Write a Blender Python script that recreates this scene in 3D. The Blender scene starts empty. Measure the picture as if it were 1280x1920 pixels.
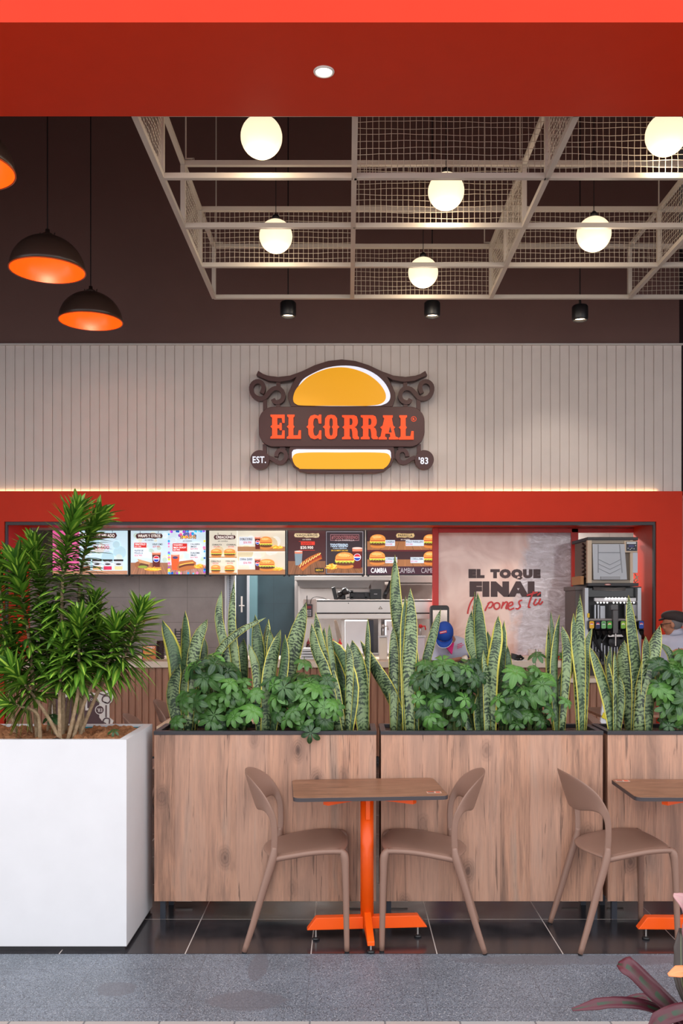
import bpy, bmesh, math, random
from mathutils import Vector, Matrix, noise
random.seed(7)
C = bpy.context.scene
COL = C.collection
F = 1720.0; EYE = 1.663; VX = 651.0; VY = 1134.0

# ---------------------------------------------------------------- camera, world, exposure
cam = bpy.data.cameras.new('camera'); camo = bpy.data.objects.new('camera', cam); COL.objects.link(camo)
camo.location = (0, 0, EYE); camo.rotation_euler = (math.pi / 2, 0, 0)
cam.sensor_fit = 'HORIZONTAL'; cam.sensor_width = 36; cam.lens = F / 1280 * 36
cam.shift_x = -(VX - 640) / 1280; cam.shift_y = (VY - 960) / 1280
cam.clip_start = 0.05; cam.clip_end = 200
C.camera = camo
C.view_settings.view_transform = 'Standard'; C.view_settings.look = 'None'
C.view_settings.gamma = 1; C.view_settings.use_curve_mapping = False; C.view_settings.exposure = 0.95
W = bpy.data.worlds.new('world'); C.world = W; W.use_nodes = True
bg = W.node_tree.nodes['Background']; bg.inputs[0].default_value = (0.98, 0.98, 1.0, 1); bg.inputs[1].default_value = 1.05
try:
    C.cycles.use_denoising = True
    C.cycles.max_bounces = 8
    C.cycles.sample_clamp_indirect = 6
except Exception: pass

def light(name, kind, loc, energy, color=(1, 1, 1), size=0.1, size_y=None, rot=(0, 0, 0), spot=None, blend=0.5, parent=None):
    d = bpy.data.lights.new(name, kind); d.energy = energy; d.color = color
    if kind == 'AREA':
        d.size = size
        if size_y: d.shape = 'RECTANGLE'; d.size_y = size_y
    elif kind != 'SUN': d.shadow_soft_size = size
    if spot: d.spot_size = spot; d.spot_blend = blend
    o = bpy.data.objects.new(name, d); o.rotation_euler = rot; COL.objects.link(o)
    if parent: o.parent = parent; loc = WM(parent).inverted() @ Vector(loc)
    o.location = loc
    return o

# ---------------------------------------------------------------- helpers
def P(px, py, Z): return Vector(((px - VX) * Z / F, Z, EYE + (VY - py) * Z / F))
def PX(px, Z): return (px - VX) * Z / F
def PZ(py, Z): return EYE + (VY - py) * Z / F
def lin(c):
    return tuple((v / 255 / 12.92) if v / 255 <= .04045 else ((v / 255 + .055) / 1.055) ** 2.4 for v in c)
def WM(o):
    m = Matrix.Identity(4)
    while o is not None:
        m = Matrix.LocRotScale(o.location, o.rotation_euler, o.scale) @ m; o = o.parent
    return m
_mats = {}
def mat(name, rgb=(128, 128, 128), rough=.5, metal=0, emit=0, spec=.5, alpha=1, trans=0, coat=0):
    key = (name, rgb, rough, metal, emit)
    if key in _mats: return _mats[key]
    m = bpy.data.materials.new(name); m.use_nodes = True
    b = m.node_tree.nodes['Principled BSDF']
    c = (*lin(rgb), 1)
    b.inputs['Base Color'].default_value = c; b.inputs['Roughness'].default_value = rough
    b.inputs['Metallic'].default_value = metal; b.inputs['Specular IOR Level'].default_value = spec
    b.inputs['Alpha'].default_value = alpha; b.inputs['Transmission Weight'].default_value = trans
    b.inputs['Coat Weight'].default_value = coat
    if emit:
        b.inputs['Emission Color'].default_value = c; b.inputs['Emission Strength'].default_value = emit * (.56 if emit < 2 else 1)
    # slight procedural mottling so nothing is perfectly flat
    nt = m.node_tree
    if not emit and alpha == 1 and not trans:
        tc = nt.nodes.new('ShaderNodeTexCoord'); n = nt.nodes.new('ShaderNodeTexNoise'); n.inputs['Scale'].default_value = 6
        n.inputs['Detail'].default_value = 4
        mr = nt.nodes.new('ShaderNodeMapRange'); mr.inputs[3].default_value = .94; mr.inputs[4].default_value = 1.06
        mx = nt.nodes.new('ShaderNodeMix'); mx.data_type = 'RGBA'; mx.blend_type = 'MULTIPLY'; mx.inputs[0].default_value = 1
        nt.links.new(tc.outputs['Object'], n.inputs['Vector']); nt.links.new(n.outputs['Fac'], mr.inputs[0])
        mx.inputs[6].default_value = c; nt.links.new(mr.outputs[0], mx.inputs[7]); nt.links.new(mx.outputs[2], b.inputs['Base Color'])
    _mats[key] = m
    return m

class NT:                                   # node tree helper
    def __init__(s, name, rough=.5):
        s.m = bpy.data.materials.new(name); s.m.use_nodes = True; s.t = s.m.node_tree
        s.b = s.t.nodes['Principled BSDF']; s.b.inputs['Roughness'].default_value = rough
    def n(s, typ, **kw):
        x = s.t.nodes.new('ShaderNode' + typ)
        for k, v in kw.items(): setattr(x, k, v)
        return x
    def put(s, sock, v):
        if hasattr(v, 'is_output'): s.t.links.new(v, sock)
        else: sock.default_value = v
    def math(s, op, a, b=0., clamp=False):
        x = s.n('Math', operation=op, use_clamp=clamp); s.put(x.inputs[0], a); s.put(x.inputs[1], b); return x.outputs[0]
    def mix(s, f, a, b, mode='MIX'):
        x = s.n('Mix', data_type='RGBA', blend_type=mode); s.put(x.inputs[0], f)
        for i, v in ((6, a), (7, b)): s.put(x.inputs[i], (*lin(v), 1) if isinstance(v, tuple) and len(v) == 3 else v)
        return x.outputs[2]
    def coord(s, which='Object', scale=(1, 1, 1), rnd=False):
        tc = s.n('TexCoord'); mp = s.n('Mapping'); mp.inputs['Scale'].default_value = scale
        s.t.links.new(tc.outputs[which], mp.inputs['Vector'])
        if rnd:
            oi = s.n('ObjectInfo'); s.t.links.new(s.math('MULTIPLY', oi.outputs['Random'], 9.), mp.inputs['Location'])
        return mp.outputs[0]
    def noise(s, v, scale, detail=4, rough=.55, dist=0):
        x = s.n('TexNoise'); s.t.links.new(v, x.inputs['Vector']); x.inputs['Scale'].default_value = scale
        x.inputs['Detail'].default_value = detail; x.inputs['Roughness'].default_value = rough; x.inputs['Distortion'].default_value = dist
        return x.outputs['Fac']
    def ramp(s, f, stops):
        x = s.n('ValToRGB'); s.t.links.new(f, x.inputs[0]); e = x.color_ramp.elements
        while len(e) < len(stops): e.new(.5)
        for i, (p, c) in enumerate(stops): e[i].position = p; e[i].color = (*lin(c), 1)
        return x.outputs[0]
    def rng(s, f, a, b, c=0., d=1.):
        x = s.n('MapRange'); s.put(x.inputs[0], f)
        for i, v in enumerate((a, b, c, d)): x.inputs[i + 1].default_value = v
        return x.outputs[0]
    def bump(s, h, strength=.3, dist=.01):
        x = s.n('Bump'); x.inputs['Strength'].default_value = strength; x.inputs['Distance'].default_value = dist
        s.t.links.new(h, x.inputs['Height']); s.t.links.new(x.outputs[0], s.b.inputs['Normal'])
    def color(s, c): s.put(s.b.inputs['Base Color'], c); return s.m

def tag(o, label=None, cat=None, group=None, kind=None):
    if label: o['label'] = label
    if cat: o['category'] = cat
    if group: o['group'] = group
    if kind: o['kind'] = kind
    return o
def thing(name, label, cat, loc=(0, 0, 0), rz=0, group=None):
    o = bpy.data.objects.new(name, None); COL.objects.link(o); o.location = loc; o.rotation_euler = (0, 0, rz)
    o.empty_display_size = .05
    return tag(o, label, cat, group)
def kids(o): return [c for c in bpy.data.objects if c.parent == o]
def copy_tree(o, parent=None):
    c = o.copy(); COL.objects.link(c)
    if parent: c.parent = parent
    for ch in kids(o): copy_tree(ch, c)
    return c

def catmull(pts, n=6):
    pts = [Vector(p) for p in pts]; out = []
    if len(pts) == 2: return [pts[0].lerp(pts[1], i / n) for i in range(n + 1)]
    for i in range(len(pts) - 1):
        p0 = pts[i - 1] if i else 2 * pts[0] - pts[1]; p1, p2 = pts[i], pts[i + 1]
        p3 = pts[i + 2] if i + 2 < len(pts) else 2 * pts[-1] - pts[-2]
        for k in range(n):
            t = k / n
            out.append(.5 * ((2 * p1) + (p2 - p0) * t + (2 * p0 - 5 * p1 + 4 * p2 - p3) * t * t + (3 * p1 - p0 - 3 * p2 + p3) * t ** 3))
    out.append(pts[-1].copy()); return out

class MB:
    def __init__(s): s.bm = bmesh.new(); s.mi = 0; s.mats = []
    def use(s, m):
        if m not in s.mats: s.mats.append(m)
        s.mi = s.mats.index(m); return s
    def face(s, vs):
        try:
            f = s.bm.faces.new(vs); f.material_index = s.mi; return f
        except ValueError: return None
    def box(s, x0, x1, y0, y1, z0, z1, M=None):
        v = [s.bm.verts.new((x, y, z)) for x in (x0, x1) for y in (y0, y1) for z in (z0, z1)]
        if M is not None:
            for q in v: q.co = M @ q.co
        for f in ((0, 1, 3, 2), (4, 6, 7, 5), (0, 4, 5, 1), (2, 3, 7, 6), (0, 2, 6, 4), (1, 5, 7, 3)): s.face([v[i] for i in f])
        return s
    def cbox(s, c, d, M=None):
        R = Matrix.Translation(c) @ (M if M is not None else Matrix.Identity(4))
        return s.box(-d[0] / 2, d[0] / 2, -d[1] / 2, d[1] / 2, -d[2] / 2, d[2] / 2, R)
    def tube(s, pts, rad, n=8, cap=True, flat=1.0, up=None):
        pts = [Vector(p) for p in pts]; N = len(pts)
        if not hasattr(rad, '__len__'): rad = [rad] * N
        if len(rad) != N: rad = [rad[0] + (rad[-1] - rad[0]) * i / (N - 1) for i in range(N)] if len(rad) == 2 else \
            [rad[min(len(rad) - 1, int(i / (N - 1) * (len(rad) - 1)))] + (rad[min(len(rad) - 1, int(i / (N - 1) * (len(rad) - 1)) + 1)] - rad[min(len(rad) - 1, int(i / (N - 1) * (len(rad) - 1)))]) * ((i / (N - 1) * (len(rad) - 1)) % 1) for i in range(N)]
        rings = []; prev = None
        for i, p in enumerate(pts):
            d = (pts[min(i + 1, N - 1)] - pts[max(i - 1, 0)]).normalized()
            if prev is None:
                a = Vector(up) if up else (Vector((0, 0, 1)) if abs(d.z) < .9 else Vector((1, 0, 0)))
                u = d.cross(a).normalized()
            else:
                u = (prev - d * prev.dot(d)).normalized()
            prev = u; w = d.cross(u)
            rings.append([s.bm.verts.new(p + (u * math.cos(6.28318 * k / n) + w * flat * math.sin(6.28318 * k / n)) * rad[i]) for k in range(n)])
        for a, b in zip(rings, rings[1:]):
            for k in range(n): s.face([a[k], a[(k + 1) % n], b[(k + 1) % n], b[k]])
        if cap: s.face(rings[0][::-1]); s.face(rings[-1])
        return s
    def bar(s, a, b, w, h=None):                       # square section bar
        a = Vector(a); b = Vector(b); h = h or w; d = b - a; L = d.length
        R = d.to_track_quat('Z', 'Y').to_matrix().to_4x4()
        return s.box(-w / 2, w / 2, -h / 2, h / 2, 0, L, Matrix.Translation(a) @ R)
    def lathe(s, prof, c=(0, 0, 0), n=24, M=None, close=False):
        c = Vector(c); rings = []
        T = Matrix.Translation(c) @ (M if M is not None else Matrix.Identity(4))
        for r, z in prof:
            if r < 1e-6: rings.append([s.bm.verts.new(T @ Vector((0, 0, z)))])
            else: rings.append([s.bm.verts.new(T @ Vector((r * math.cos(6.28318 * k / n), r * math.sin(6.28318 * k / n), z))) for k in range(n)])
        for a, b in zip(rings, rings[1:]):
            for k in range(n):
                if len(a) == 1 and len(b) == 1: continue
                if len(a) == 1: s.face([a[0], b[(k + 1) % n], b[k]])
                elif len(b) == 1: s.face([a[k], a[(k + 1) % n], b[0]])
                else: s.face([a[k], a[(k + 1) % n], b[(k + 1) % n], b[k]])
        if close:
            if len(rings[0]) > 1: s.face(rings[0][::-1])
            if len(rings[-1]) > 1: s.face(rings[-1])
        return s
    def ball(s, c, r, n=16, m=10, M=None):
        r = r if hasattr(r, '__len__') else (r, r, r)
        S = Matrix.Diagonal((*r, 1)); T = (M if M is not None else Matrix.Identity(4)) @ S
        return s.lathe([(math.sin(math.pi * i / m), -math.cos(math.pi * i / m)) if 0 < i < m else (0, -math.cos(math.pi * i / m)) for i in range(m + 1)], c, n, T)
    def prism(s, pts, y0, y1):                          # pts (x, z) polygon, extruded from y0 (front) to y1
        a = [s.bm.verts.new((x, y0, z)) for x, z in pts]; b = [s.bm.verts.new((x, y1, z)) for x, z in pts]
        s.face(a); s.face(b[::-1]); n = len(pts)
        for i in range(n): s.face([a[i], b[i], b[(i + 1) % n], a[(i + 1) % n]])
        return s
    def hprism(s, pts, z0, z1):                         # pts (x, y)
        a = [s.bm.verts.new((x, y, z0)) for x, y in pts]; b = [s.bm.verts.new((x, y, z1)) for x, y in pts]
        s.face(a[::-1]); s.face(b); n = len(pts)
        for i in range(n): s.face([a[i], a[(i + 1) % n], b[(i + 1) % n], b[i]])
        return s
    def build(s, name, m=None, parent=None, smooth=False, bevel=0, sub=0, solid=0, remesh=0, recalc=True, label=None):
        bm = s.bm
        if recalc: bmesh.ops.recalc_face_normals(bm, faces=bm.faces)
        if parent is not None:
            inv = WM(parent).inverted(); bmesh.ops.transform(bm, matrix=inv, verts=bm.verts)
            org = None
        else:
            cs = [v.co for v in bm.verts]
            org = Vector(((min(c.x for c in cs) + max(c.x for c in cs)) / 2, (min(c.y for c in cs) + max(c.y for c in cs)) / 2, min(c.z for c in cs)))
            bmesh.ops.translate(bm, vec=-org, verts=bm.verts)
        me = bpy.data.meshes.new(name); bm.to_mesh(me); bm.free()
        for x in (s.mats or [m]): me.materials.append(x)
        if smooth:
            for p in me.polygons: p.use_smooth = True
        o = bpy.data.objects.new(name, me); COL.objects.link(o)
        if parent is not None: o.parent = parent
        else: o.location = org
        if remesh:
            d = o.modifiers.new('remesh', 'REMESH'); d.mode = 'VOXEL'; d.voxel_size = remesh; d.use_smooth_shade = True
            d = o.modifiers.new('smooth', 'SMOOTH'); d.iterations = 4; d.factor = .6
        if solid: d = o.modifiers.new('solid', 'SOLIDIFY'); d.thickness = solid; d.offset = 0
        if bevel:
            d = o.modifiers.new('bevel', 'BEVEL'); d.width = bevel; d.segments = 2; d.limit_method = 'ANGLE'; d.angle_limit = .7
        if sub: d = o.modifiers.new('sub', 'SUBSURF'); d.levels = sub; d.render_levels = sub
        if label: o['label'] = label
        return o
def box_obj(name, m, x0, x1, y0, y1, z0, z1, parent=None, bevel=0): return MB().box(x0, x1, y0, y1, z0, z1).build(name, m, parent, bevel=bevel)
def struct(o): o['kind'] = 'structure'; return o

# ---------------------------------------------------------------- 2D prints (real thin geometry on a surface)
_txt = {}
def text_tris(s, bold):
    k = (s, bold)
    if k in _txt: return _txt[k]
    cu = bpy.data.curves.new('t', 'FONT'); cu.body = s; cu.size = 1; cu.resolution_u = 3; cu.offset = bold; cu.fill_mode = 'FRONT'
    cu.space_character = 1 + bold * 2.5
    ob = bpy.data.objects.new('t', cu); me = ob.to_mesh()
    vs = [(v.co.x, v.co.y) for v in me.vertices]; fs = [tuple(p.vertices) for p in me.polygons]
    ob.to_mesh_clear(); bpy.data.objects.remove(ob); bpy.data.curves.remove(cu)
    x0 = min(v[0] for v in vs); x1 = max(v[0] for v in vs); y0 = min(v[1] for v in vs); y1 = max(v[1] for v in vs)
    r = ([((x - x0) / (x1 - x0), (y - y0) / (y1 - y0)) for x, y in vs], fs); _txt[k] = r; return r
class Canvas:
    """flat printed matter; coordinates (px, py) on the plane y = Z, stacked layers .4 mm apart"""
    def __init__(s, Z, emit=0, org=(0, 0), sc=1.0, rough=.5, step=.0006):
        s.Z = Z; s.mb = MB(); s.emit = emit; s.k = 0; s.org = org; s.sc = sc; s.rough = rough; s.step = step
    def m(s, c): return s.mb.use(mat('print_%02x%02x%02x' % tuple(int(x) for x in c), tuple(c), s.rough, 0, s.emit) if not isinstance(c, bpy.types.Material) else c)
    def v(s, x, y):
        p = P(s.org[0] + x / s.sc, s.org[1] + y / s.sc, s.Z); p.y -= s.k * s.step; return s.mb.bm.verts.new(p)
    def poly(s, pts, c, up=True):
        if up: s.k += 1
        s.m(c); s.mb.face([s.v(x, y) for x, y in pts])
    def rect(s, x0, y0, x1, y1, c): s.poly([(x0, y0), (x1, y0), (x1, y1), (x0, y1)], c)
    def ell(s, cx, cy, rx, ry, c, a0=0, a1=360, n=20): s.poly([(cx + rx * math.cos(math.radians(a0 + (a1 - a0) * i / n)), cy + ry * math.sin(math.radians(a0 + (a1 - a0) * i / n))) for i in range(n + (a1 - a0 < 360))], c)
    def rough_bar(s, x0, y0, x1, y1, c):
        r = random.Random(int(x0 * 7 + y0)); n = 8
        t = [(x0 + (x1 - x0) * i / n, y0 + r.uniform(-.06, .12) * (y1 - y0)) for i in range(n + 1)]
        b = [(x1 - (x1 - x0) * i / n, y1 + r.uniform(-.12, .06) * (y1 - y0)) for i in range(n + 1)]
        s.poly(t + [(x1 + (y1 - y0) * .25, (y0 + y1) / 2)] + b + [(x0 - (y1 - y0) * .25, (y0 + y1) / 2)], c)
    def stroke(s, pts, w, c, smooth=True):
        s.k += 1; s.m(c)
        pts = [(p.x, p.y) for p in catmull([(x, y, 0) for x, y in pts], 5)] if smooth else pts
        L = []
        for i, (x, y) in enumerate(pts):
            a = pts[max(i - 1, 0)]; b = pts[min(i + 1, len(pts) - 1)]; d = Vector((b[0] - a[0], b[1] - a[1])).normalized()
            ww = w * (1 if not isinstance(w, tuple) else 1)
            L.append((s.v(x - d.y * ww / 2, y + d.x * ww / 2), s.v(x + d.y * ww / 2, y - d.x * ww / 2)))
        for a, b in zip(L, L[1:]): s.mb.face([a[0], a[1], b[1], b[0]])
    def text(s, t, x0, y0, x1, y1, c, bold=0.01, slope=0):
        s.k += 1; s.m(c); vs, fs = text_tris(t, bold)
        V = [s.v(x0 + u * (x1 - x0), y1 - w * (y1 - y0) + slope * u) for u, w in vs]
        for f in fs: s.mb.face([V[i] for i in f])
    def build(s, name, parent=None, label=None): return s.mb.build(name, None, parent, recalc=False, label=label)

# ---------------------------------------------------------------- materials
RED = mat('red_paint', (206, 48, 18), .5, 0, 0, .2)
REDD = mat('red_frame_paint', (196, 46, 40), .4)
BROWN = mat('brown_wall_paint', (108, 78, 72), .6)
WHITE = mat('white_metal', (184, 174, 164), .45)
BLACK = mat('black_plastic', (24, 24, 27), .4)
DARK = mat('dark_trim', (44, 42, 46), .45)
STEEL = mat('brushed_steel', (200, 194, 190), .36, .8)
STEELD = mat('dull_steel', (136, 130, 128), .45, .7)
LGREY = mat('light_grey_plastic', (186, 190, 198), .45)
CREAM = mat('cream_worktop', (214, 196, 178), .4)
ORANGE = mat('orange_metal', (255, 92, 8), .35)
TAUPE = mat('taupe_plastic', (140, 108, 94), .42)
WPL = mat('white_planter', (216, 216, 220), .45)
MAROON = mat('maroon_sign', (76, 42, 42), .45)
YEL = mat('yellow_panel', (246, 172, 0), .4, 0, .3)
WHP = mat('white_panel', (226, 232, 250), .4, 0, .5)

def m_wood():
    s = NT('weathered_wood_panel', .55)
    v = s.coord('Object', (1, 1, 1), True)
    sep = s.n('SeparateXYZ'); s.t.links.new(v, sep.inputs[0])
    wn = s.n('TexWhiteNoise', noise_dimensions='1D'); s.put(wn.inputs['W'], s.math('FLOOR', s.math('MULTIPLY', sep.outputs[0], 6.2)))
    def mp(v, sc):
        x = s.n('Mapping'); x.inputs['Scale'].default_value = sc; s.t.links.new(v, x.inputs['Vector']); return x.outputs[0]
    big = s.noise(mp(v, (9, 9, 1.1)), 1, 5, .6, .6)
    fine = s.noise(mp(v, (130, 130, 5)), 1, 6, .7)
    mid = s.noise(mp(v, (34, 34, 1.6)), 1, 6, .65, 1.2)
    c = s.ramp(big, [(.3, (112, 86, 74)), (.42, (158, 120, 100)), (.55, (192, 144, 118)), (.68, (172, 140, 122)), (.8, (130, 110, 100))])
    c = s.mix(s.rng(mid, .5, .68, 0, .7), c, (126, 94, 80))
    c = s.mix(s.rng(mid, .44, .3, 0, .45), c, (222, 172, 140))
    c = s.mix(s.rng(fine, .5, .72, 0, .6), c, (112, 86, 74))
    c = s.mix(s.rng(wn.outputs[0], 0, 1, 0, .5), c, (196, 156, 136))
    vo = s.n('TexVoronoi'); s.t.links.new(mp(v, (5.5, 5.5, 3.2)), vo.inputs['Vector']); vo.inputs['Scale'].default_value = 1
    k = s.math('ADD', vo.outputs['Distance'], s.math('MULTIPLY', mid, .16))
    c = s.mix(s.rng(k, .34, .12, 0, .75), c, (108, 82, 72)); c = s.mix(s.rng(k, .17, .11, 0, .8), c, (72, 52, 46))
    ring = s.math('SINE', s.math('MULTIPLY', k, 130.))
    c = s.mix(s.math('MULTIPLY', s.rng(k, .34, .16, 0, .5), s.rng(ring, 0, 1, 0, 1)), c, (96, 70, 60))
    crack = s.noise(mp(v, (46, 46, 1.6)), 1, 4, .6, 1.4)
    c = s.mix(s.rng(crack, .61, .66, 0, .7), c, (80, 60, 52))
    s.bump(fine, .15, .002)
    return s.color(c)
WOOD = m_wood()
def m_top():
    s = NT('table_top_laminate', .38); v = s.coord('Object', (3, 26, 10), True)
    a = s.noise(v, 1.6, 6, .65, .9); b = s.noise(v, 9, 5, .6)
    c = s.ramp(a, [(.3, (98, 66, 48)), (.5, (138, 96, 72)), (.7, (158, 114, 88))]); c = s.mix(s.rng(b, .5, .75, 0, .5), c, (84, 56, 42))
    return s.color(c)
TTOP = m_top()
def m_slats():
    s = NT('brown_wood_cladding', .5); v = s.coord('Object', (20, 20, 1.5))
    c = s.ramp(s.noise(v, 2, 5), [(.3, (138, 92, 70)), (.7, (168, 118, 92))]); return s.color(c)
SLAT = m_slats()
def m_floor_tile():
    s = NT('dark_polished_tile', .16); v = s.coord('Object')
    br = s.n('TexBrick', offset=0.0, squash=1.0); mp = s.n('Mapping'); s.t.links.new(v, mp.inputs[0]); s.t.links.new(mp.outputs[0], br.inputs['Vector'])
    # joints: x = -0.173 + .6k, y = 4.852 + .6k
    mp.inputs['Location'].default_value = (.173 + 6, -4.852 + 6, 0)
    br.inputs['Scale'].default_value = 1; br.inputs['Brick Width'].default_value = .6; br.inputs['Row Height'].default_value = .6
    br.inputs['Mortar Size'].default_value = .0025; br.inputs['Mortar Smooth'].default_value = 0
    n = s.noise(v, 7, 5); n2 = s.noise(v, 260, 2)
    c = s.ramp(n, [(.3, (40, 40, 44)), (.7, (56, 54, 58))])
    c = s.mix(s.rng(n2, .74, .8, 0, .5), c, (150, 145, 145))
    c = s.mix(br.outputs['Fac'], c, (196, 186, 180))
    s.put(s.b.inputs['Roughness'], s.rng(n, .3, .7, .13, .24))
    return s.color(c)
def m_terrazzo():
    s = NT('grey_terrazzo', .42); v = s.coord('Object')
    n = s.noise(v, 3, 4); f = s.noise(v, 170, 2, .6); g = s.noise(v, 230, 2)
    c = s.ramp(n, [(.3, (100, 108, 118)), (.7, (122, 130, 142))])
    c = s.mix(s.rng(f, .5, .6, 0, .85), c, (58, 60, 68)); c = s.mix(s.rng(g, .62, .68, 0, .9), c, (206, 208, 212))
    # worn cement patches with their own outline
    sep = s.n('SeparateXYZ'); s.t.links.new(v, sep.inputs[0])
    w = s.noise(v, 9, 4, .6)
    for cx, cy, rx, ry in ((-.41, 4.22, .045, .17), (-.42, 3.86, .17, .10), (-1.0, 3.98, .09, .08), (1.1, 4.3, .6, .06)):
        d = s.math('SQRT', s.math('ADD', s.math('POWER', s.math('DIVIDE', s.math('SUBTRACT', sep.outputs[0], cx), rx), 2.), s.math('POWER', s.math('DIVIDE', s.math('SUBTRACT', sep.outputs[1], cy), ry), 2.)))
        d = s.math('ADD', d, s.math('MULTIPLY', w, .9)); c = s.mix(s.rng(d, 1.5, 1.35, 0, .7), c, (98, 98, 106))
    br = s.n('TexBrick', offset=0.0); mp = s.n('Mapping'); s.t.links.new(v, mp.inputs[0]); s.t.links.new(mp.outputs[0], br.inputs['Vector'])
    mp.inputs['Location'].default_value = (6.17, 6 - 4.374 + .58, 0)
    br.inputs['Scale'].default_value = 1; br.inputs['Brick Width'].default_value = .5; br.inputs['Row Height'].default_value = .4; br.inputs['Mortar Size'].default_value = .0025
    c = s.mix(s.math('MULTIPLY', br.outputs['Fac'], .45), c, (78, 78, 84))
    s.bump(f, .1, .001)
    return s.color(c)
def m_paver():
    s = NT('pale_grey_paver', .7); v = s.coord('Object')
    br = s.n('TexBrick', offset=.5); s.t.links.new(v, br.inputs['Vector']); br.inputs['Scale'].default_value = 1
    br.inputs['Brick Width'].default_value = .3; br.inputs['Row Height'].default_value = .2; br.inputs['Mortar Size'].default_value = .004
    for i, c in ((0, (164, 162, 162)), (1, (172, 160, 154)), (2, (110, 108, 110))): br.inputs[i + 1].default_value = (*lin(c), 1)
    return s.color(br.outputs['Color'])
def m_tile(name, a, b, joint, w, h, loc=(0, 0), rough=.35):
    s = NT(name, rough); v = s.coord('Object')
    x = s.n('SeparateXYZ'); s.t.links.new(v, x.inputs[0]); cb = s.n('CombineXYZ')
    s.put(cb.inputs[0], s.math('ADD', x.outputs[0], 12 * w - loc[0])); s.put(cb.inputs[1], s.math('ADD', x.outputs[2], 12 * h - loc[1]))
    br = s.n('TexBrick', offset=0.0); s.t.links.new(cb.outputs[0], br.inputs['Vector']); br.inputs['Scale'].default_value = 1
    br.inputs['Brick Width'].default_value = w; br.inputs['Row Height'].default_value = h; br.inputs['Mortar Size'].default_value = .003
    c = s.ramp(s.noise(v, 4, 6, .6), [(.3, a), (.7, b)]); c = s.mix(br.outputs['Fac'], c, joint); return s.color(c)
def m_soil(name, a, b, scale):
    s = NT(name, .95); v = s.coord('Object'); n = s.noise(v, scale, 6, .7); s.bump(n, .8, .02)
    return s.color(s.ramp(n, [(.3, a), (.7, b)]))
SOIL = m_soil('dry_soil', (92, 76, 66), (140, 122, 108), 60)
COIR = m_soil('coir_mulch', (128, 78, 46), (208, 144, 98), 45)
def m_snake():
    s = NT('snake_plant_leaf', .42); uv = s.n('UVMap'); sep = s.n('SeparateXYZ'); s.t.links.new(uv.outputs[0], sep.inputs[0])
    oi = s.n('ObjectInfo'); u = sep.outputs[0]; v = sep.outputs[1]
    ob = s.coord('Object'); w = s.noise(ob, 22, 4, .6); w2 = s.noise(s.coord('Object', (1, 1, .35)), 30, 4, .65)
    e = s.math('ABSOLUTE', s.math('SUBTRACT', u, .5))
    bands = s.math('SINE', s.math('ADD', s.math('MULTIPLY', v, 300.), s.math('ADD', s.math('MULTIPLY', w, 24.), s.math('ADD', s.math('MULTIPLY', e, 9.), s.math('MULTIPLY', oi.outputs['Random'], 20.)))))
    b = s.math('ADD', bands, s.math('MULTIPLY', s.math('SUBTRACT', w2, .5), 9.))
    pale = s.mix(oi.outputs['Random'], (138, 158, 112), (78, 106, 70))
    dark = s.mix(oi.outputs['Random'], (34, 52, 36), (42, 68, 44))
    c = s.mix(s.rng(b, -.5, .9, 0, 1), pale, dark)
    edge = s.math('ADD', e, s.math('MULTIPLY', s.math('SUBTRACT', w, .5), .08))
    mw = s.math('SUBTRACT', .462, s.math('MULTIPLY', s.math('FRACT', s.math('MULTIPLY', oi.outputs['Random'], 7.3)), s.math('MULTIPLY', s.math('FRACT', s.math('MULTIPLY', oi.outputs['Random'], 3.1)), .12)))
    c = s.mix(s.math('GREATER_THAN', edge, mw), c, (214, 204, 92))
    s.b.inputs['Coat Weight'].default_value = .15
    return s.color(c)
SNAKE = m_snake()
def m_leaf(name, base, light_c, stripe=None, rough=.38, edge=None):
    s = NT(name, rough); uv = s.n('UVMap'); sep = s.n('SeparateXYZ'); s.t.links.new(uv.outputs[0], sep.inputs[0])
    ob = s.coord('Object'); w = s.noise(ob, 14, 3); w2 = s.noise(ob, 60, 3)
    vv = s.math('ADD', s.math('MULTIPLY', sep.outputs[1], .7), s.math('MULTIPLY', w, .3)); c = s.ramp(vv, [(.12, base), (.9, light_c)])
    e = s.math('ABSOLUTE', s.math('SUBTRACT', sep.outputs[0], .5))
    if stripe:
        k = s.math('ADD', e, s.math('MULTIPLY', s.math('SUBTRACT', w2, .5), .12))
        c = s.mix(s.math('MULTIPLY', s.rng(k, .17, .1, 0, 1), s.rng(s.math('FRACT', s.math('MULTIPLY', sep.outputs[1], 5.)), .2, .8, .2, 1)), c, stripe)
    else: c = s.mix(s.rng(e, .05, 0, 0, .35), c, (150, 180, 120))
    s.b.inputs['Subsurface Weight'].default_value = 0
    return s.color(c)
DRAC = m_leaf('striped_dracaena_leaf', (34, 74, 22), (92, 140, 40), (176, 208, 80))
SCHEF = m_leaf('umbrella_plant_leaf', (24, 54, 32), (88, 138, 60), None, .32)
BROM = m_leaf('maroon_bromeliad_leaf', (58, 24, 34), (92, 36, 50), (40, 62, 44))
STEMB = m_soil('pale_bark', (136, 110, 82), (190, 166, 134), 30)
GSTEM = mat('green_stem', (96, 112, 62), .6)

# ---------------------------------------------------------------- setting
fl = MB().box(-9, 9, 4.374, 16, -.1, 0).build('floor', m_floor_tile()); struct(fl)
fl.location = (0, 0, -.1)
for v in fl.data.vertices: v.co.y += (4.374 + 16) / 2; v.co.z += 0
t = MB().box(-9, 9, 3.672, 4.374, -.1, -.002).build('floor_terrazzo_strip', m_terrazzo()); struct(t)
for v in t.data.vertices: v.co.y += (3.672 + 4.374) / 2
t.location = (0, 0, -.1)
struct(MB().box(-9, 9, -6, 3.672, -.1, -.004).build('floor_paving', m_paver()))
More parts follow.
